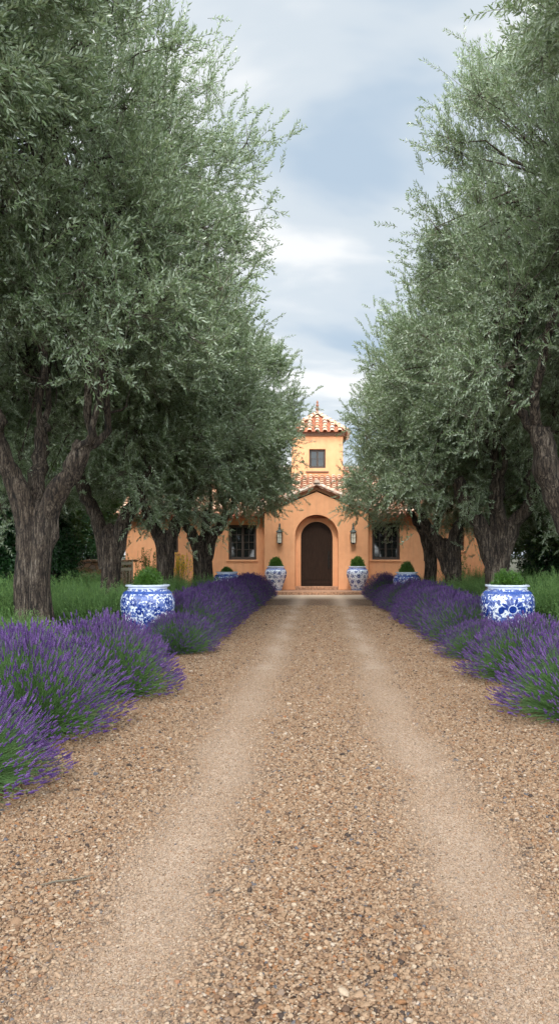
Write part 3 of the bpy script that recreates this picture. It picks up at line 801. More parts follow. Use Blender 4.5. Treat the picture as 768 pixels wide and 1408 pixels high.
    if hero:
        a0, z0 = -math.pi / 2 - .05, .60
        blob(a0, z0, [(.075 * math.cos(t * .52), .075 * math.sin(t * .52)) for t in range(12)], .0040, 2)
        blob(a0, z0, [(.063 * math.cos(t * .52), .063 * math.sin(t * .52)) for t in range(12)], .0055, 1)
        for an in (10, 38, 66, 96, 122, 150, 172): petal(a0, z0, R(an), .065, .13, .045, .0030, 1)
        for sx in (-1, 1):
            petal(a0 + sx * .42, z0 - .02, R(90 + sx * 20), -.06, .12, .10, .0032, 1); petal(a0 + sx * .50, z0 + .10, R(90), -.03, .09, .06, .0032, 1)
    mb.build('jar', [M['porcelain_dark'] if kind == 0 else M['porcelain_light'], M['cobalt'], M['glaze'], M['rim_blue']], root, smooth=True, fix=False)
    mb = MB(); mb.lathe([(.001, .93), (.299, .925)], 24, cap=False); mb.build('soil', M['soil'], root)
    return root
def dome_shrub(seed, r, h, n=9000, leaf=0.028, name='boxwood_shrub', m='box_leaf'):
    rg = np.random.default_rng(seed)
    nc = 190
    d = unit(rg.normal(size=(nc, 3))); d[:, 2] = np.abs(d[:, 2])
    cpos = d * np.array([r, r, h]) * rg.uniform(.80, 1.04, (nc, 1))
    idx = rg.integers(0, nc, n); k = rg.uniform(0.25, 1.05, n) ** 0.5
    P = cpos[idx] * k[:, None] + rg.normal(0, .016, (n, 3))
    P[:, 2] = np.maximum(P[:, 2], 0.0)
    D = unit(d[idx] + rdir(rg, n) * .9 + np.array([0, 0, .3])); S = unit(np.cross(D, rdir(rg, n)))
    v, q = kites(P, D, S, rg.uniform(.7, 1.3, n) * leaf, rg.uniform(.7, 1.2, n) * leaf * .55)
    st = np.stack([np.zeros((40, 3)) + rg.normal(0, .02, (40, 3)), cpos[:40] * .5, cpos[:40] * .95], 1); st[:, 0, 2] = -.03
    v2, q2 = tube_np(st, np.tile([.007, .005, .003], (40, 1)), 4)
    return np_mesh(name, [(v, q, 0, None), (v2, q2, 1, None)], [M[m], M['twig']])
urn_a = make_urn(0, 3); urn_b = make_urn(0, 9, True); urn_c = make_urn(1, 5); urn_d = copy_tree(urn_a); urn_e = copy_tree(urn_a); urn_f = copy_tree(urn_c)
UR = [ (urn_a, (-2.90, 12.25, 0.035), 0.4, 'blue and white porcelain urn among lavender at front of the left row'),
       (urn_b, (3.13, 12.2, 0.035), 0.0, 'blue and white urn with lotus motif among lavender on the right'),
       (urn_d, (-3.07, 24.0, 0.0), 2.2, 'blue and white urn mostly hidden behind the far left lavender'),
       (urn_e, (2.80, 23.6, 0.0), 4.0, 'small looking urn behind lavender right of the drive, before the right window'),
       (urn_c, (-1.80, 29.45, 0.125), 0.5, 'tapered blue and white urn on the step left of the door'),
       (urn_f, (1.50, 29.45, 0.125), 3.0, 'tapered blue and white urn on the step right of the door')]
shrub_m = [dome_shrub(1, .27, .22), dome_shrub(2, .29, .20), dome_shrub(3, .27, .20, 6000, .042)]
SH = [(0, 1.0, 'round clipped boxwood in the urn at the front of the left row'), (1, 1.0, 'flat domed boxwood in the lotus urn on the right'),
      (0, .8, 'dark little shrub in the half hidden far left urn'), (0, .95, 'pointed dark shrub in the urn before the right window'),
      (2, 1.08, 'bright green shrub in the urn left of the door'), (2, 1.10, 'bright green shrub in the urn right of the door')]
for i, ((u, loc, rz, lab), (mi, s, lab2)) in enumerate(zip(UR, SH)):
    u.location = loc; u.rotation_euler.z = rz; tag(u, lab, 'urn', 'blue and white porcelain urns')
    o = link('boxwood_shrub', shrub_m[mi]); o.location = (loc[0], loc[1], loc[2] + .935); o.rotation_euler.z = i * 1.3; o.scale = (s * .93, s * .93, s * (1.45, 1.45, 1.2, 1.8, 1.7, 1.75)[i])
    tag(o, lab2, 'shrub', 'clipped shrubs in the urns')

# ------------------------------------------------------------------ lavender
def lavender(seed, r=0.82, h=0.80, nfl=2900, ngr=2600):
    rg = np.random.default_rng(seed)
    def stems(n, lo, hi, thmax, power):
        az = rg.uniform(0, 2 * np.pi, n); th = thmax * rg.random(n) ** power
        d = np.stack([np.sin(th) * np.cos(az), np.sin(th) * np.sin(az), np.cos(th)], 1)
        lump = 1 + .09 * np.sin(az * 3 + seed) * np.sin(th * 2) + .05 * np.sin(az * 7 + 2 * seed)
        Lr = 1 / np.sqrt((np.sin(th) / r) ** 2 + (np.cos(th) / h) ** 2) * lump * rg.uniform(lo, hi, n)
        b = np.stack([d[:, 0] * .22 + rg.normal(0, .07, n), d[:, 1] * .22 + rg.normal(0, .07, n), np.full(n, .01)], 1)
        tip = d * Lr[:, None]; tip[:, 2] = np.maximum(tip[:, 2], .05)
        mid = b + (tip - b) * .5; mid[:, 2] += .10 * np.sin(th) * Lr
        mid += rg.normal(0, .012, (n, 3))
        t = np.array([0, .33, .66, 1.0])[None, :, None]
        P = (1 - t) ** 2 * b[:, None] + 2 * t * (1 - t) * mid[:, None] + t ** 2 * tip[:, None]
        return P
    def ribbons(P, w0, w1):
        T = unit(P[:, -1] - P[:, 0]); S = unit(np.cross(T, rdir(rg, len(P))))[:, None]
        wv = np.linspace(w0, w1, P.shape[1])[None, :, None]
        A = P - S * wv * .5; B = P + S * wv * .5
        k = P.shape[1]; v = np.stack([A, B], 2).reshape(-1, 3)
        base = (np.arange(len(P)) * k * 2)[:, None] + (np.arange(k - 1) * 2)[None]
        q = np.stack([base, base + 1, base + 3, base + 2], -1).reshape(-1, 4)
        return v, q
    F = stems(nfl, .86, 1.07, R(84), .70)
    sv, sq = ribbons(F, .0035, .0022)
    G1 = stems(ngr, .45, .92, R(90), .60); g1v, g1q = ribbons(G1, .006, .0025)
    # short grey-green leaves low down
    n = 5200
    idx = rg.integers(0, ngr, n); t = rg.random(n)[:, None]
    Pb = G1[idx, 1] * (1 - t) + G1[idx, 3] * t * .95 + G1[idx, 1] * 0
    D = unit(unit(G1[idx, 3] - G1[idx, 1]) + rdir(rg, n) * .5); S = unit(np.cross(D, rdir(rg, n)))
    lv, lq = kites(Pb, D, S, rg.uniform(.03, .06, n), rg.uniform(.003, .006, n))
    # flower spikes: whorls of florets up the stem tip
    tip = F[:, 3]; ax = unit(unit(F[:, 3] - F[:, 2]) + rdir(rg, nfl) * .12 + np.array([0, 0, .35]))
    U = unit(np.cross(ax, rdir(rg, nfl))); V = np.cross(ax, U)
    Ls = rg.uniform(.035, .072, nfl); Rs = rg.uniform(.0050, .0085, nfl)
    prof = [(0, .25), (.07, .95), (.17, .45), (.27, 1.05), (.38, .5), (.50, 1.0), (.60, .5), (.72, .85), (.82, .4), (.92, .55), (1.0, .05)]
    rings = []
    for i, (tt, rr) in enumerate(prof):
        a0 = (i * .9) + rg.random(nfl)[:, None] * .5
        a = a0 + np.arange(4)[None] * np.pi / 2
        rad = Rs[:, None] * rr * rg.uniform(.75, 1.3, (nfl, 4))
        c = tip + ax * (Ls * (tt - .15))[:, None]
        rings.append(c[:, None] + rad[..., None] * (np.cos(a)[..., None] * U[:, None] + np.sin(a)[..., None] * V[:, None]))
    Rg = np.stack(rings, 1); K = len(prof)
    fv = Rg.reshape(-1, 3)
    b = (np.arange(nfl) * K * 4)[:, None, None] + (np.arange(K - 1) * 4)[None, :, None]
    j = np.arange(4)[None, None]; j2 = (j + 1) % 4
    fq = np.stack([b + j, b + j2, b + 4 + j2, b + 4 + j], -1).reshape(-1, 4)
    fr = np.clip(np.repeat(rg.random(nfl) * .75, (K - 1) * 4) + rg.random(len(fq)) * .35 - .05, 0, 1)
    green = np_mesh('foliage', [(sv, sq, 0, None), (g1v, g1q, 0, None), (lv, lq, 0, None)], [M['lav_green']])
    flow = np_mesh('flowers', [(fv, fq, 0, fr)], [M['lav_flower']])
    return green, flow
LV = [lavender(s) for s in (1, 2, 3, 4)]
rl = random.Random(77)
ORD = ['nearest', 'second', 'third', 'fourth', 'fifth', 'sixth', 'seventh', 'eighth', 'ninth', 'tenth', 'eleventh', 'twelfth', 'thirteenth', 'fourteenth', 'fifteenth', 'sixteenth', 'seventeenth', 'eighteenth', 'nineteenth', 'twentieth']
left = [(-2.46, 4.6, .95, .90), (-2.50, 6.1, 1.02, 1.06), (-2.35, 7.85, 1.04, 1.0), (-3.45, 7.2, 1.0, .95), (-2.75, 9.5, .85, .72), (-2.25, 11.3, .82, .72)]
yy = 12.9
while yy < 26.6:
    left.append((-2.50 + rl.uniform(-.07, .07) + max(0, yy - 18) * .012, yy, rl.uniform(.96, 1.06), rl.uniform(.93, 1.06))); yy += 1.13
right = [(2.80, 5.3, .95, .85), (2.52, 6.75, 1.04, 1.0), (2.56, 8.85, 1.03, .90), (3.6, 9.4, .9, .85), (2.40, 10.7, .84, .66), (2.52, 12.5, .95, .95)]
yy = 14.0
while yy < 26.6:
    right.append((2.52 + rl.uniform(-.07, .07) - max(0, yy - 18) * .02, yy, rl.uniform(.96, 1.06), rl.uniform(.93, 1.06) * (.70 if 20.3 < yy < 24.6 else 1))); yy += 1.13
for side, rows in (('left', left), ('right', right)):
    rows.sort(key=lambda q: q[1])
    for i, (x, y, s, sh) in enumerate(rows):
        g, f = LV[(i * 3 + (side == 'right')) % 4]
        t = empty('lavender_bush', (x, y, 0.0), rl.uniform(0, 6.28)); t.scale = (s, s, sh)
        lab = {0: 'nearest', len(rows) - 1: 'farthest'}.get(i, ORD[i] + ' nearest')
        tag(t, '%s purple lavender bush along the %s edge of the drive' % (lab, side), 'lavender', 'lavender bushes lining the drive')
        link('foliage', g, t); link('flowers', f, t)

# stray stalks and a fallen stick on the gravel
mb = MB(); mb.tube([(-1.26, 3.28, .018), (-1.20, 3.31, .022), (-1.12, 3.33, .020), (-1.05, 3.38, .022)], [.002, .004, .004, .0015], 6)
tag(mb.build('fallen_stick', M['twig']), 'thin dark stick lying on the gravel at the left', 'stick')

# ------------------------------------------------------------------ green feathery shrubs behind the lavender
def rosemary(seed, r=.95, h=1.15, ns=620, nl=34):
    rg = np.random.default_rng(seed)
    az = rg.uniform(0, 2 * np.pi, ns); rad = np.sqrt(rg.random(ns)) * r
    b = np.stack([np.cos(az) * rad * .65, np.sin(az) * rad * .65, np.zeros(ns)], 1)
    out = rad / r
    L = h * (1 - .38 * out ** 2) * rg.uniform(.72, 1.12, ns)
    tip = b + np.stack([np.cos(az) * out * .42, np.sin(az) * out * .42, np.ones(ns)], 1) * L[:, None] + rg.normal(0, .06, (ns, 3))
    mid = (b + tip) / 2 + rg.normal(0, .03, (ns, 3))
    t = np.array([0, .33, .66, 1.0])[None, :, None]
    P = (1 - t) ** 2 * b[:, None] + 2 * t * (1 - t) * mid[:, None] + t ** 2 * tip[:, None]
    sv, sq = tube_np(P, np.tile([.005, .004, .003, .0015], (ns, 1)), 3)
    tt = np.linspace(.18, 1, nl)[None] + rg.normal(0, .01, (ns, nl)); tt = tt[..., None]
    Q = (1 - tt) ** 2 * b[:, None] + 2 * tt * (1 - tt) * mid[:, None] + tt ** 2 * tip[:, None]
    ax = unit(tip - b)[:, None] + np.zeros_like(Q)
    n = ns * nl; Q = Q.reshape(-1, 3); ax = ax.reshape(-1, 3)
    D = unit(ax * .9 + rdir(rg, n) * .75); S = unit(np.cross(D, rdir(rg, n)))
    v, q = kites(Q, D, S, rg.uniform(.055, .095, n), rg.uniform(.008, .013, n))
    return np_mesh('rosemary_shrub', [(v, q, 0, None), (sv, sq, 1, None)], [M['rosemary'], M['lav_green']])
RM = [rosemary(s) for s in (1, 2, 3)]
RP = {'left': [(-5.6, 9.9, 1.0), (-4.3, 10.3, .62), (-4.3, 13.8, .90), (-6.1, 12.4, 1.0), (-5.6, 14.6, .95), (-3.9, 15.6, .78), (-7.0, 16.2, 1.0), (-5.9, 18.2, .95), (-4.1, 18.9, .85), (-3.6, 22.3, .80), (-5.2, 23.4, .9), (-6.6, 21.5, .9)],
      'right': [(4.5, 13.6, .95), (5.6, 14.2, 1.05), (4.2, 10.7, .8), (5.3, 16.6, 1.0), (4.0, 15.4, .78), (6.4, 18.2, 1.0), (3.9, 19.3, .85), (5.2, 20.6, .95), (3.7, 22.6, .75), (5.1, 23.6, .95), (6.3, 22.4, .95), (3.5, 26.2, .7)]}
k = 0
for side, L in RP.items():
    L.sort(key=lambda q: q[1])
    for i, (x, y, s) in enumerate(L):
        o = link('rosemary_shrub', RM[k % 3]); k += 1
        o.location = (x, y, 0); o.rotation_euler.z = k * 1.7; o.scale = (s, s, s * .95)
        lab = {0: 'nearest', len(L) - 1: 'farthest'}.get(i, ORD[i] + ' nearest')
        tag(o, '%s feathery green shrub behind the %s lavender row' % (lab, side), 'shrub', 'feathery green shrubs behind the lavender')

# ------------------------------------------------------------------ olive trees
def crown_proto(seed, rx, rz, hc, M_, T_, leaf, wid, clus=.62, pairs=11, squash=.72, leafmat='olive_leaf', twl=(.32, .58), hubs=8, boxy=0.0, longp=.10):
    rg = np.random.default_rng(seed)
    ph = rg.uniform(0, 6.28, 6)
    def lump(d):
        az = np.arctan2(d[:, 1], d[:, 0]); el = d[:, 2]
        return 1 + .10 * np.sin(3 * az + ph[0] + 2 * el) + .08 * np.sin(5 * az + ph[1] - 5 * el) + .07 * np.sin(7 * el + ph[2] + az)
    d = rdir(rg, M_)
    rr = rg.uniform(.16, 1, M_) ** .42
    C = d * (rr * lump(d))[:, None] * np.array([rx, rx, rz])
    low = np.clip(-d[:, 2] * 2.5, 0, 1) * boxy      # fuller skirt below the middle
    C[:, :2] *= ((1 - low) + low / np.maximum(.42, np.sqrt(1 - d[:, 2] ** 2)) ** .9)[:, None]
    C[:, 2] = np.where(C[:, 2] < 0, C[:, 2] * squash, C[:, 2])
    outer = rr
    # hubs
    hd = rdir(rg, hubs); hd[:, 2] = np.abs(hd[:, 2]) * .8 - .15
    az = np.arange(hubs) * 2 * np.pi / hubs + rg.normal(0, .25, hubs); hd[:, 0] = np.cos(az) * np.sqrt(1 - np.minimum(.9, hd[:, 2] ** 2)); hd[:, 1] = np.sin(az) * np.sqrt(1 - np.minimum(.9, hd[:, 2] ** 2))
    H = hd * np.array([rx, rx, rz]) * .42
    near = np.argmin(((C[:, None] - H[None]) ** 2).sum(-1), 1)
    B0 = H[near]
    t = np.array([0, .25, .5, .75, 1.0])[None, :, None]
    ctrl = B0 * .45 + C * .45 + rg.normal(0, .25, (M_, 3)); ctrl[:, 2] += .25
    P = (1 - t) ** 2 * B0[:, None] + 2 * t * (1 - t) * ctrl[:, None] + t ** 2 * C[:, None]
    P[:, 1:-1] += rg.normal(0, .06, (M_, 3, 3))
    bv, bq = tube_np(P, np.tile([.040, .030, .021, .012, .005], (M_, 1)), 5)
    # twigs
    n = M_ * T_
    ci = np.repeat(np.arange(M_), T_)
    cs = clus * rg.uniform(.7, 1.3, M_)[ci][:, None]
    pb = C[ci] + rg.normal(0, 1, (n, 3)) * cs * .52 * np.array([1, 1, .85])
    od = unit(C[ci] * np.array([1, 1, 1.0]) / np.array([rx, rx, rz]))
    td = unit(od * .75 + np.array([0, 0, .42]) + rdir(rg, n) * .72)
    TL = rg.uniform(*twl, n) * np.where(rg.random(n) < longp, 1.55, 1.0)
    droop = rg.uniform(-.12, .22, n)
    K = 4; tt = np.linspace(0, 1, K)[None, :, None]
    TP = pb[:, None] + td[:, None] * TL[:, None, None] * tt + np.array([0, 0, -1.0]) * (droop * TL)[:, None, None] * tt ** 2
    # leaves in pairs
    m = pairs * 2 + 1
    lt = np.concatenate([np.repeat(np.linspace(.10, .95, pairs), 2), [1.0]])[None, :, None]
    LP = pb[:, None] + td[:, None] * TL[:, None, None] * lt + np.array([0, 0, -1.0]) * (droop * TL)[:, None, None] * lt ** 2
    sd1 = unit(np.cross(td, rdir(rg, n))); sd2 = np.cross(td, sd1)
    pairang = (np.arange(m) // 2) * (np.pi / 2) + (np.arange(m) % 2) * np.pi
    pa = pairang[None] + rg.normal(0, .35, (n, m))
    side = np.cos(pa)[..., None] * sd1[:, None] + np.sin(pa)[..., None] * sd2[:, None]
    spread = np.full(m, .85); spread[-1] = .05
    D = unit(td[:, None] + side * spread[None, :, None] + rg.normal(0, .16, (n, m, 3)))
    S = unit(np.cross(D, np.cross(side, D) + rg.normal(0, .45, (n, m, 3))))
    LL = leaf * rg.uniform(.7, 1.25, (n, m)) * (1 - .35 * np.abs(lt[..., 0] - .45))
    WW = wid * rg.uniform(.75, 1.2, (n, m))
    keep = rg.random((n, m)) < .94
    kp = keep.ravel()
    tr = np.repeat(rg.random(n) * .55, m)[kp]
    v, q = kites(LP.reshape(-1, 3)[kp], D.reshape(-1, 3)[kp], S.reshape(-1, 3)[kp], LL.ravel()[kp], WW.ravel()[kp])
    lr = np.clip(tr + rg.random(len(q)) * .45, 0, 1)
    tv, tq = tube_np(TP[:, [0, 1, 3]], np.tile([.0042, .0032, .0014], (n, 1)), 3)
    # link twigs to their branch end
    ch = [(v, q, 0, lr), (tv, tq, 1, None), (bv, bq, 2, None)]
    nl_ = rg.random(n) < .22
    a0 = C[ci][nl_]; a1 = pb[nl_]
    Pm = (a0 + a1) / 2 + rg.normal(0, .05, a0.shape)
    cv, cq = tube_np(np.stack([a0, Pm, a1], 1), np.tile([.008, .0055, .0035], (len(a0), 1)), 3)
    ch.append((cv, cq, 1, None))
    me = np_mesh('crown', ch, [M[leafmat], M['twig'], M['bark']])
    return me, H, hc

def limb(rg, pts, r0, r1, n=12, wig=.06, sides=12, lobes=0.0):
    pts = np.array(pts, float); k = len(pts)
    tt = np.linspace(0, k - 1, n)
    out = []
    for t in tt:
        i = int(min(math.floor(t), k - 2)); f = t - i
        p0 = pts[max(i - 1, 0)]; p1 = pts[i]; p2 = pts[i + 1]; p3 = pts[min(i + 2, k - 1)]
        out.append(.5 * ((2 * p1) + (-p0 + p2) * f + (2 * p0 - 5 * p1 + 4 * p2 - p3) * f * f + (-p0 + 3 * p1 - 3 * p2 + p3) * f ** 3))
    P = np.array(out); P[1:-1] += rg.normal(0, wig, (n - 2, 3)) * np.array([1, 1, .4])
    s = np.linspace(0, 1, n)
    rad = r0 + (r1 - r0) * s ** .8
    rad = rad * (1 + rg.normal(0, .05, n))
    return P, rad
def trunk_mesh(seed, base_r, fork, forks, hubs, top_r=None):
    """fork: xyz of the fork; forks: list of (dx,dy,dz,r) first limb ends relative to the fork; hubs: crown hub points (tree space)"""
    rg = np.random.default_rng(seed)
    chunks = []
    fx, fy, fz = fork
    n = 22; sd = 28
    s = np.linspace(0, 1, n)
    c = np.stack([fx * s ** 1.3 + .03 * np.sin(s * 7 + seed), fy * s ** 1.3 + .03 * np.cos(s * 6), (fz + .38) * s - .1], 1)
    flare = 1 + .55 * np.exp(-s * 9) ; waist = 1 - .10 * np.sin(s * math.pi) + .12 * s ** 4
    rad = base_r * flare * waist * np.sqrt(np.clip(1 - np.clip((s - .80) / .2, 0, .995) ** 2.5, .02, 1))
    a = np.arange(sd) * 2 * np.pi / sd
    ph = rg.uniform(0, 6.28, 5)
    prof = (1 + .12 * np.sin(3 * a[None] + ph[0] + 2.2 * s[:, None]) + .08 * np.sin(5 * a[None] + ph[1] - 2.6 * s[:, None]) + .06 * np.sin(9 * a[None] + ph[2] + 3 * s[:, None] + np.sin(s[:, None] * 9))
            + .035 * np.sin(13 * a[None] + ph[3]) + rg.normal(0, .012, (n, sd)))
    rr = rad[:, None] * prof
    V = np.stack([c[:, 0:1] + rr * np.cos(a), c[:, 1:2] + rr * np.sin(a), np.repeat(c[:, 2:3], sd, 1)], -1).reshape(-1, 3)
    b = (np.arange(n - 1) * sd)[:, None]; j = np.arange(sd)[None]; j2 = (j + 1) % sd
    q = np.stack([b + j, b + j2, b + sd + j2, b + sd + j], -1).reshape(-1, 4)
    chunks.append((V, q, 0, None))
    F = np.array(fork)
    ends = []
    for (dx_, dy_, dz_, r) in forks:
        E_ = F + np.array([dx_, dy_, dz_])
        # start inside the trunk, a little below the fork
        s0 = (fz - .65) / (fz + .38)
        st = np.array([fx * s0 ** 1.3 + dx_ * .05, fy * s0 ** 1.3 + dy_ * .05, fz - .75])
        m1 = F + np.array([dx_ * .38, dy_ * .38, dz_ * .22])
        m2 = F + np.array([dx_ * .78, dy_ * .78, dz_ * .62])
        P, rd = limb(rg, [st, m1, m2, E_], r * 1.12, r * .72, 14, .022)
        v, q = tube_lobed(rg, P, rd, 16)
        chunks.append((v, q, 0, None)); ends.append((E_, r * .70, E_ - m2))
    for h in hubs:
        i = int(np.argmin([np.linalg.norm((E_[:2] - h[:2])) + abs(E_[2] - h[2]) * .3 for E_, _, _ in ends]))
        E_, r, dd = ends[i]
        st = E_ - dd / (np.linalg.norm(dd) + 1e-6) * .15
        m1 = E_ + dd / (np.linalg.norm(dd) + 1e-6) * .35 + rg.normal(0, .12, 3)
        m2 = (m1 + h) / 2 + rg.normal(0, .22, 3) + np.array([0, 0, -.1])
        P, rd = limb(rg, [st, m1, m2, h], r * rg.uniform(.5, .74), .035, 14, .035)
        v, q = tube_lobed(rg, P, rd, 10)
        chunks.append((v, q, 0, None))
        for _ in range(2):   # bare side shoots
            k0 = rg.integers(5, 12); p = P[k0]; dr = unit(rg.normal(size=3) + np.array([0, 0, .4]))
            L = rg.uniform(.5, 1.1)
            P2, r2 = limb(rg, [p, p + dr * L * .5 + rg.normal(0, .08, 3), p + dr * L + np.array([0, 0, .15])], rd[k0] * .45, .008, 7, .02)
            v, q = tube_lobed(rg, P2, r2, 6); chunks.append((v, q, 0, None))
    return np_mesh('trunk', chunks, [M['bark']], True)
def tube_lobed(rg, P, rd, sides):
    T = unit(np.gradient(P, axis=0)); n = len(P)
    U = np.zeros_like(P); u = unit(np.cross(T[0], [0.31, 0.9, 0.1]))
    for i in range(n):
        u = u - T[i] * np.dot(u, T[i]); u = u / np.linalg.norm(u); U[i] = u
    V = np.cross(T, U); a = np.arange(sides) * 2 * np.pi / sides; ph = rg.uniform(0, 6.28, 2)
    s = np.linspace(0, 3, n)[:, None]
    pr = 1 + .09 * np.sin(3 * a[None] + ph[0] + s) + .06 * np.sin(5 * a[None] + ph[1] - s)
    vs = P[:, None] + (rd[:, None] * pr)[..., None] * (np.cos(a)[:, None] * U[:, None] + np.sin(a)[:, None] * V[:, None])
    b = (np.arange(n - 1) * sides)[:, None]; j = np.arange(sides)[None]; j2 = (j + 1) % sides
    q = np.stack([b + j, b + j2, b + sides + j2, b + sides + j], -1).reshape(-1, 4)
    return vs.reshape(-1, 3), q

CR = {'N': crown_proto(111, 4.2, 4.6, 7.6, 250, 38, .125, .034, twl=(.42, .72), clus=.52),
      'A': crown_proto(101, 4.2, 4.6, 7.6, 370, 44, .094, .0265, boxy=.75, clus=.54, longp=.06),
      'B': crown_proto(202, 3.7, 3.75, 6.0, 260, 48, .086, .028, squash=.92, boxy=.95, longp=.03, clus=.5, twl=(.26, .48)),
      'C': crown_proto(303, 3.7, 3.75, 6.0, 260, 48, .086, .028, squash=.92, boxy=.95, longp=.03, clus=.5, twl=(.26, .48))}
def olive(name_lab, x, y, crown, rot, sc, base_r, fork, forks, seed, coff=(0, 0, 0)):
    me, H, hc = CR[crown]
    t = tag(empty('olive_tree', (x, y, 0)), name_lab, 'olive tree', 'olive trees lining the drive')
    ca, sa = math.cos(rot), math.sin(rot)
    Hs = H * np.array(sc); Hs = np.stack([Hs[:, 0] * ca - Hs[:, 1] * sa, Hs[:, 0] * sa + Hs[:, 1] * ca, Hs[:, 2]], 1) + np.array([coff[0], coff[1], hc + coff[2]])
    link('trunk', trunk_mesh(seed, base_r, fork, forks, Hs), t)
    c = link('crown', me, t); c.location = (coff[0], coff[1], hc + coff[2]); c.rotation_euler = (0, 0, rot); c.scale = sc
V3 = lambda *a: [(p[0], p[1], p[2], p[3]) for p in a]
olive('olive tree nearest the camera on the left, its trunk out of view', -5.2, 7.2, 'N', 1.1, (.72, .72, .80), .36, (.1, 0, 2.2), V3((-.9, .2, 1.3, .2), (1.0, .3, 1.2, .2)), 1, (0, 0, .3))
olive('thick forked olive tree at far left with grey furrowed trunk', -4.90, 12.5, 'A', 0.3, (.95, .95, 1.08), .285, (.02, 0, 2.2), V3((.85, -.1, 1.25, .19), (-.55, -.3, 1.5, .18), (-.1, .5, 1.6, .15)), 2, (-.35, 0, -.4))
olive('second forked olive tree from the left, behind the left urn', -4.90, 17.0, 'B', 2.0, (.95, .95, 1.08), .21, (.0, 0, 2.0), V3((-.75, 0, 1.5, .17), (.85, -.2, 1.35, .17)), 3, (-.45, 0, .05))
olive('third olive tree from the left, before the small left window', -4.45, 20.6, 'C', 4.1, (.93, .93, 1.0), .245, (.05, 0, 2.0), V3((-.65, 0, 1.2, .15), (.75, -.2, 1.2, .17)), 4, (.05, 0, -.05))
olive('olive tree nearest the villa on the left of the drive', -3.95, 24.4, 'B', 5.2, (.88, .88, .97), .32, (0, 0, 1.85), V3((-.7, 0, 1.1, .19), (.75, -.1, 1.0, .19), (.1, .3, 1.2, .17)), 5, (-.30, 0, -.20))
olive('olive tree nearest the camera on the right, its trunk out of view', 5.3, 7.4, 'N', 2.9, (.72, .72, .84), .36, (-.1, 0, 2.2), V3((.9, .2, 1.3, .2), (-1.0, .3, 1.2, .2)), 6, (0, 0, .6))
olive('dark olive tree leaning in at the right edge', 4.98, 12.5, 'A', 4.4, (.78, .78, 1.06), .29, (-.82, 0, 2.3), V3((-.45, -.2, 1.4, .23), (.7, .2, 1.2, .22)), 7, (.45, 0, -.8))
olive('thick forked olive tree behind the lotus urn on the right', 4.22, 17.5, 'C', 0.9, (.88, .88, 1.12), .24, (-.02, 0, 1.85), V3((-.95, -.1, 1.5, .20), (.05, -.1, 1.5, .22), (1.0, 0, 1.35, .18)), 8, (.85, 0, .0))
olive('olive tree with slanting trunk, third from the right edge', 3.95, 20.9, 'B', 3.3, (.88, .88, 1.04), .23, (-.35, 0, 1.75), V3((-.75, -.1, 1.1, .18), (.6, 0, 1.3, .17)), 9, (.50, 0, -.1))
olive('slim straight olive tree nearest the villa on the right', 3.72, 24.6, 'C', 2.2, (.84, .84, .97), .20, (-.05, 0, 2.1), V3((-.6, -.1, .9, .13), (.45, .1, 1.1, .13)), 10, (.50, 0, -.15))

# ------------------------------------------------------------------ background trees, hedge shrubs
BG, BH, _ = crown_proto(404, 3.0, 3.4, 5, 150, 34, .13, .065, clus=.7, pairs=7, leafmat='tree_leaf', twl=(.4, .7))
rb = random.Random(6)
bt = [(-13.5, 30, 1.15, 'left'), (-10.5, 37, 1.2, 'left'), (-16, 38, 1.4, 'left'), (-7.5, 44, 1.15, 'left'), (-20, 30, 1.2, 'left'), (-11.0, 24, .95, 'left'), (-13.5, 19, 1.0, 'left'),
      (10.3, 31, 1.1, 'right'), (9.2, 24.5, .85, 'right'), (13.8, 35, 1.4, 'right'), (8.8, 41, 1.2, 'right'), (18, 29, 1.3, 'right'), (10.6, 18.5, .95, 'right'), (13.5, 25, 1.1, 'right')]
tmesh = trunk_mesh(50, .26, (0.0, 0, 2.0), [(-.7, .1, 1.2, .13), (.7, -.1, 1.3, .13)], BH + np.array([0, 0, 4.3]))
cnt = {'left': 0, 'right': 0}
for side in ('left', 'right'):
    grp = sorted([b for b in bt if b[3] == side], key=lambda b: b[1])
    for i, (x, y, s, _) in enumerate(grp):
        t = empty('broadleaf_tree', (x, y, 0), rb.uniform(0, 6), s)
        lab = {0: 'nearest', len(grp) - 1: 'farthest'}.get(i, ORD[i] + ' nearest')
        tag(t, '%s dark leafy background tree beyond the %s olive row' % (lab, side), 'tree', 'background trees beyond the olives')
        link('trunk', tmesh, t); c = link('crown', BG, t); c.location = (0, 0, 4.3); c.scale = (1.1, 1.1, 1.1)

def hedge_mesh(seed, r, h, n=42000, leaf=.085):
    rg = np.random.default_rng(seed)
    nc = 420
    z = rg.uniform(0.02, 1, nc); az = rg.uniform(0, 6.28, nc)
    rr = r * (1 - .55 * z ** 2.4) * rg.uniform(.72, 1.05, nc)
    C = np.stack([np.cos(az) * rr, np.sin(az) * rr, z * h], 1)
    idx = rg.integers(0, nc, n)
    P = C[idx] * (rg.uniform(.75, 1.03, n)[:, None] * np.array([1, 1, 0]) + np.array([0, 0, 1])) + rg.normal(0, .10, (n, 3)); P[:, 2] = np.maximum(P[:, 2], .02)
    out = unit(C * np.array([1, 1, 0]))[idx]
    D = unit(out * .6 + np.array([0, 0, -.35]) + rdir(rg, n) * .8); S = unit(np.cross(D, out + rdir(rg, n) * .6))
    v, q = kites(P, D, S, rg.uniform(.7, 1.2, n) * leaf, rg.uniform(.45, .6, n) * leaf)
    st = np.stack([rg.normal(0, .1, (60, 3)) * [1, 1, 0], C[:60] * .5, C[:60] * .95], 1)
    v2, q2 = tube_np(st, np.tile([.03, .02, .006], (60, 1)), 5)
    return np_mesh('hedge_shrub', [(v, q, 0, None), (v2, q2, 1, None)], [M['hedge_leaf'], M['twig']])
HM = [hedge_mesh(1, 1.35, 3.9), hedge_mesh(2, 1.3, 3.2)]
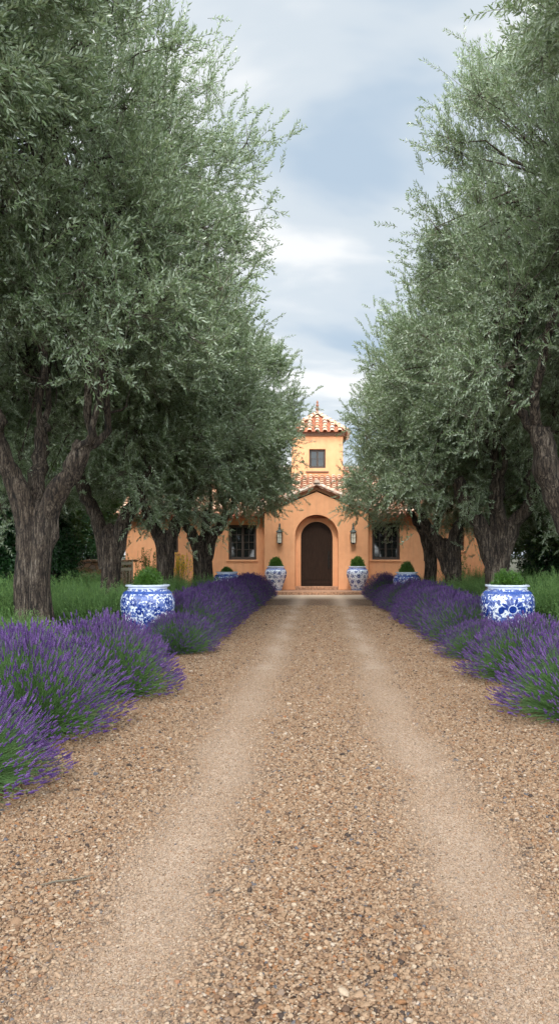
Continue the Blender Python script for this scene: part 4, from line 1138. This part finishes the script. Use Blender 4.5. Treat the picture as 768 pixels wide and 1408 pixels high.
for i, (x, y, s, lab) in enumerate([(-9.3, 19.8, 1.08, 'tall dark green hedge shrub at the far left edge'), (-8.15, 21.3, .92, 'dark green hedge shrub between the first two left olives'),
                                    (-10.6, 23.3, 1.2, 'tall dark hedge shrub standing behind the far left hedge shrub'), (-10.2, 31.0, 1.0, 'dark hedge shrub behind the orange rubble wall'), (-12.8, 29.5, 1.2, 'dark hedge shrub at the far left beyond the rubble wall'), (8.6, 21.0, .8, 'dark hedge shrub behind the green shrubs at the right edge'),
                                    (7.9, 25.2, .75, 'dark hedge shrub beside the right end of the villa')]):
    o = link('hedge_shrub', HM[i % 2]); o.location = (x, y, 0); o.scale = (s, s, s); o.rotation_euler.z = i * 1.1
    tag(o, lab, 'hedge shrub', 'dark hedge shrubs')

# low rubble wall with a brick coping at the left, chair, yellow flowers
g = tag(empty('garden_wall', (-8.1, 26.6, 0)), 'low orange rubble garden wall with brick coping at the left', 'wall')
mb = MB(); mb.box(-3.0, 1.15, 0, .35, 0, 1.30, bev=.02); mb.build('wall_face', M['rubble'], g)
mb = MB(); rr = random.Random(2); x = -3.05
while x < 1.15:
    mb.box(x, x + .22, -.04, .39, 1.302, 1.375 + rr.uniform(-.004, .004), 0, rr.random() * .5, bev=.012); x += .232
mb.build('coping', M['tile'], g)
c = tag(empty('garden_chair', (-6.45, 24.0, 0), R(14), 1.0), 'pale slatted wooden garden chair beside the second left olive trunk', 'chair')
mb = MB(); mb.box(-.25, .25, -.25, .22, .42, .455, bev=.008); mb.build('seat', M['pale_wood'], c)
for (sx, sy, h) in ((-1, -1, .62), (1, -1, .62), (-1, 1, 1.40), (1, 1, 1.40)):
    mb = MB(); mb.box(sx * .25 - .025, sx * .25 + .025, sy * .235 - .025, sy * .235 + .025, 0, h, bev=.006); mb.build('leg', M['pale_wood'], c)
mb = MB()
for z in (1.02, 1.22): mb.box(-.22, .22, .225, .245, z, z + .10, bev=.006)
for k in range(4): mb.box(-.17 + k * .105, -.14 + k * .105, .228, .242, .50, 1.02)
mb.build('backrest', M['pale_wood'], c)
for sx in (-1, 1):
    mb = MB(); mb.box(sx * .25 - .035, sx * .25 + .035, -.28, .21, .62, .645, bev=.006); mb.build('armrest', M['pale_wood'], c)

def tall_plant(seed, n, h, spread, leafn, m1, m2, lf, top):
    rg = np.random.default_rng(seed)
    b = rg.normal(0, spread * .4, (n, 3)); b[:, 2] = 0
    tip = b + np.stack([rg.normal(0, spread * .5, n), rg.normal(0, spread * .5, n), h * rg.uniform(.7, 1.1, n)], 1)
    P = np.stack([b, (b + tip) / 2 + rg.normal(0, .03, (n, 3)), tip], 1)
    v, q = tube_np(P, np.tile([.007, .005, .003], (n, 1)), 4)
    t = rg.uniform(.15, 1, (n, leafn, 1)); Q = (b[:, None] * (1 - t) + tip[:, None] * t).reshape(-1, 3); k = len(Q)
    D = unit(rdir(rg, k) + [0, 0, .7]); S = unit(np.cross(D, rdir(rg, k)))
    lv, lq = kites(Q, D, S, rg.uniform(.7, 1.3, k) * lf, rg.uniform(.25, .4, k) * lf)
    ch = [(v, q, 0, None), (lv, lq, 0, None)]
    if top:
        t = rg.uniform(.72, 1.05, (n, 30, 1)); Q = (b[:, None] * (1 - t) + tip[:, None] * t).reshape(-1, 3) + rg.normal(0, .015, (n * 30, 3)); k = len(Q)
        D = rdir(rg, k); S = unit(np.cross(D, rdir(rg, k)))
        fv, fq = kites(Q, D, S, np.full(k, .05), np.full(k, .04)); ch.append((fv, fq, 1, None))
    return np_mesh('tall_plant', ch, [M[m1], M[m2]])
o = link('yellow_flower_plant', tall_plant(1, 34, 1.45, .42, 26, 'rosemary', 'yellow_flower', .07, True)); o.location = (-5.35, 27.8, 0)
tag(o, 'upright plant with yellow flower spikes against the stucco wall', 'flowering plant')
for (x, y, s, lab) in ((-6.3, 26.2, 1.1, 'tall loose green plant behind the front left urn, before the wall'), (5.2, 28.2, .95, 'tall loose green plant below the small right window')):
    o = link('leafy_plant', tall_plant(int(s * 10), 34, 1.55, .6, 30, 'box_leaf', 'box_leaf', .085, False)); o.location = (x, y, 0); o.scale = (s, s, s)
    tag(o, lab, 'plant', 'tall loose plants by the villa wall')
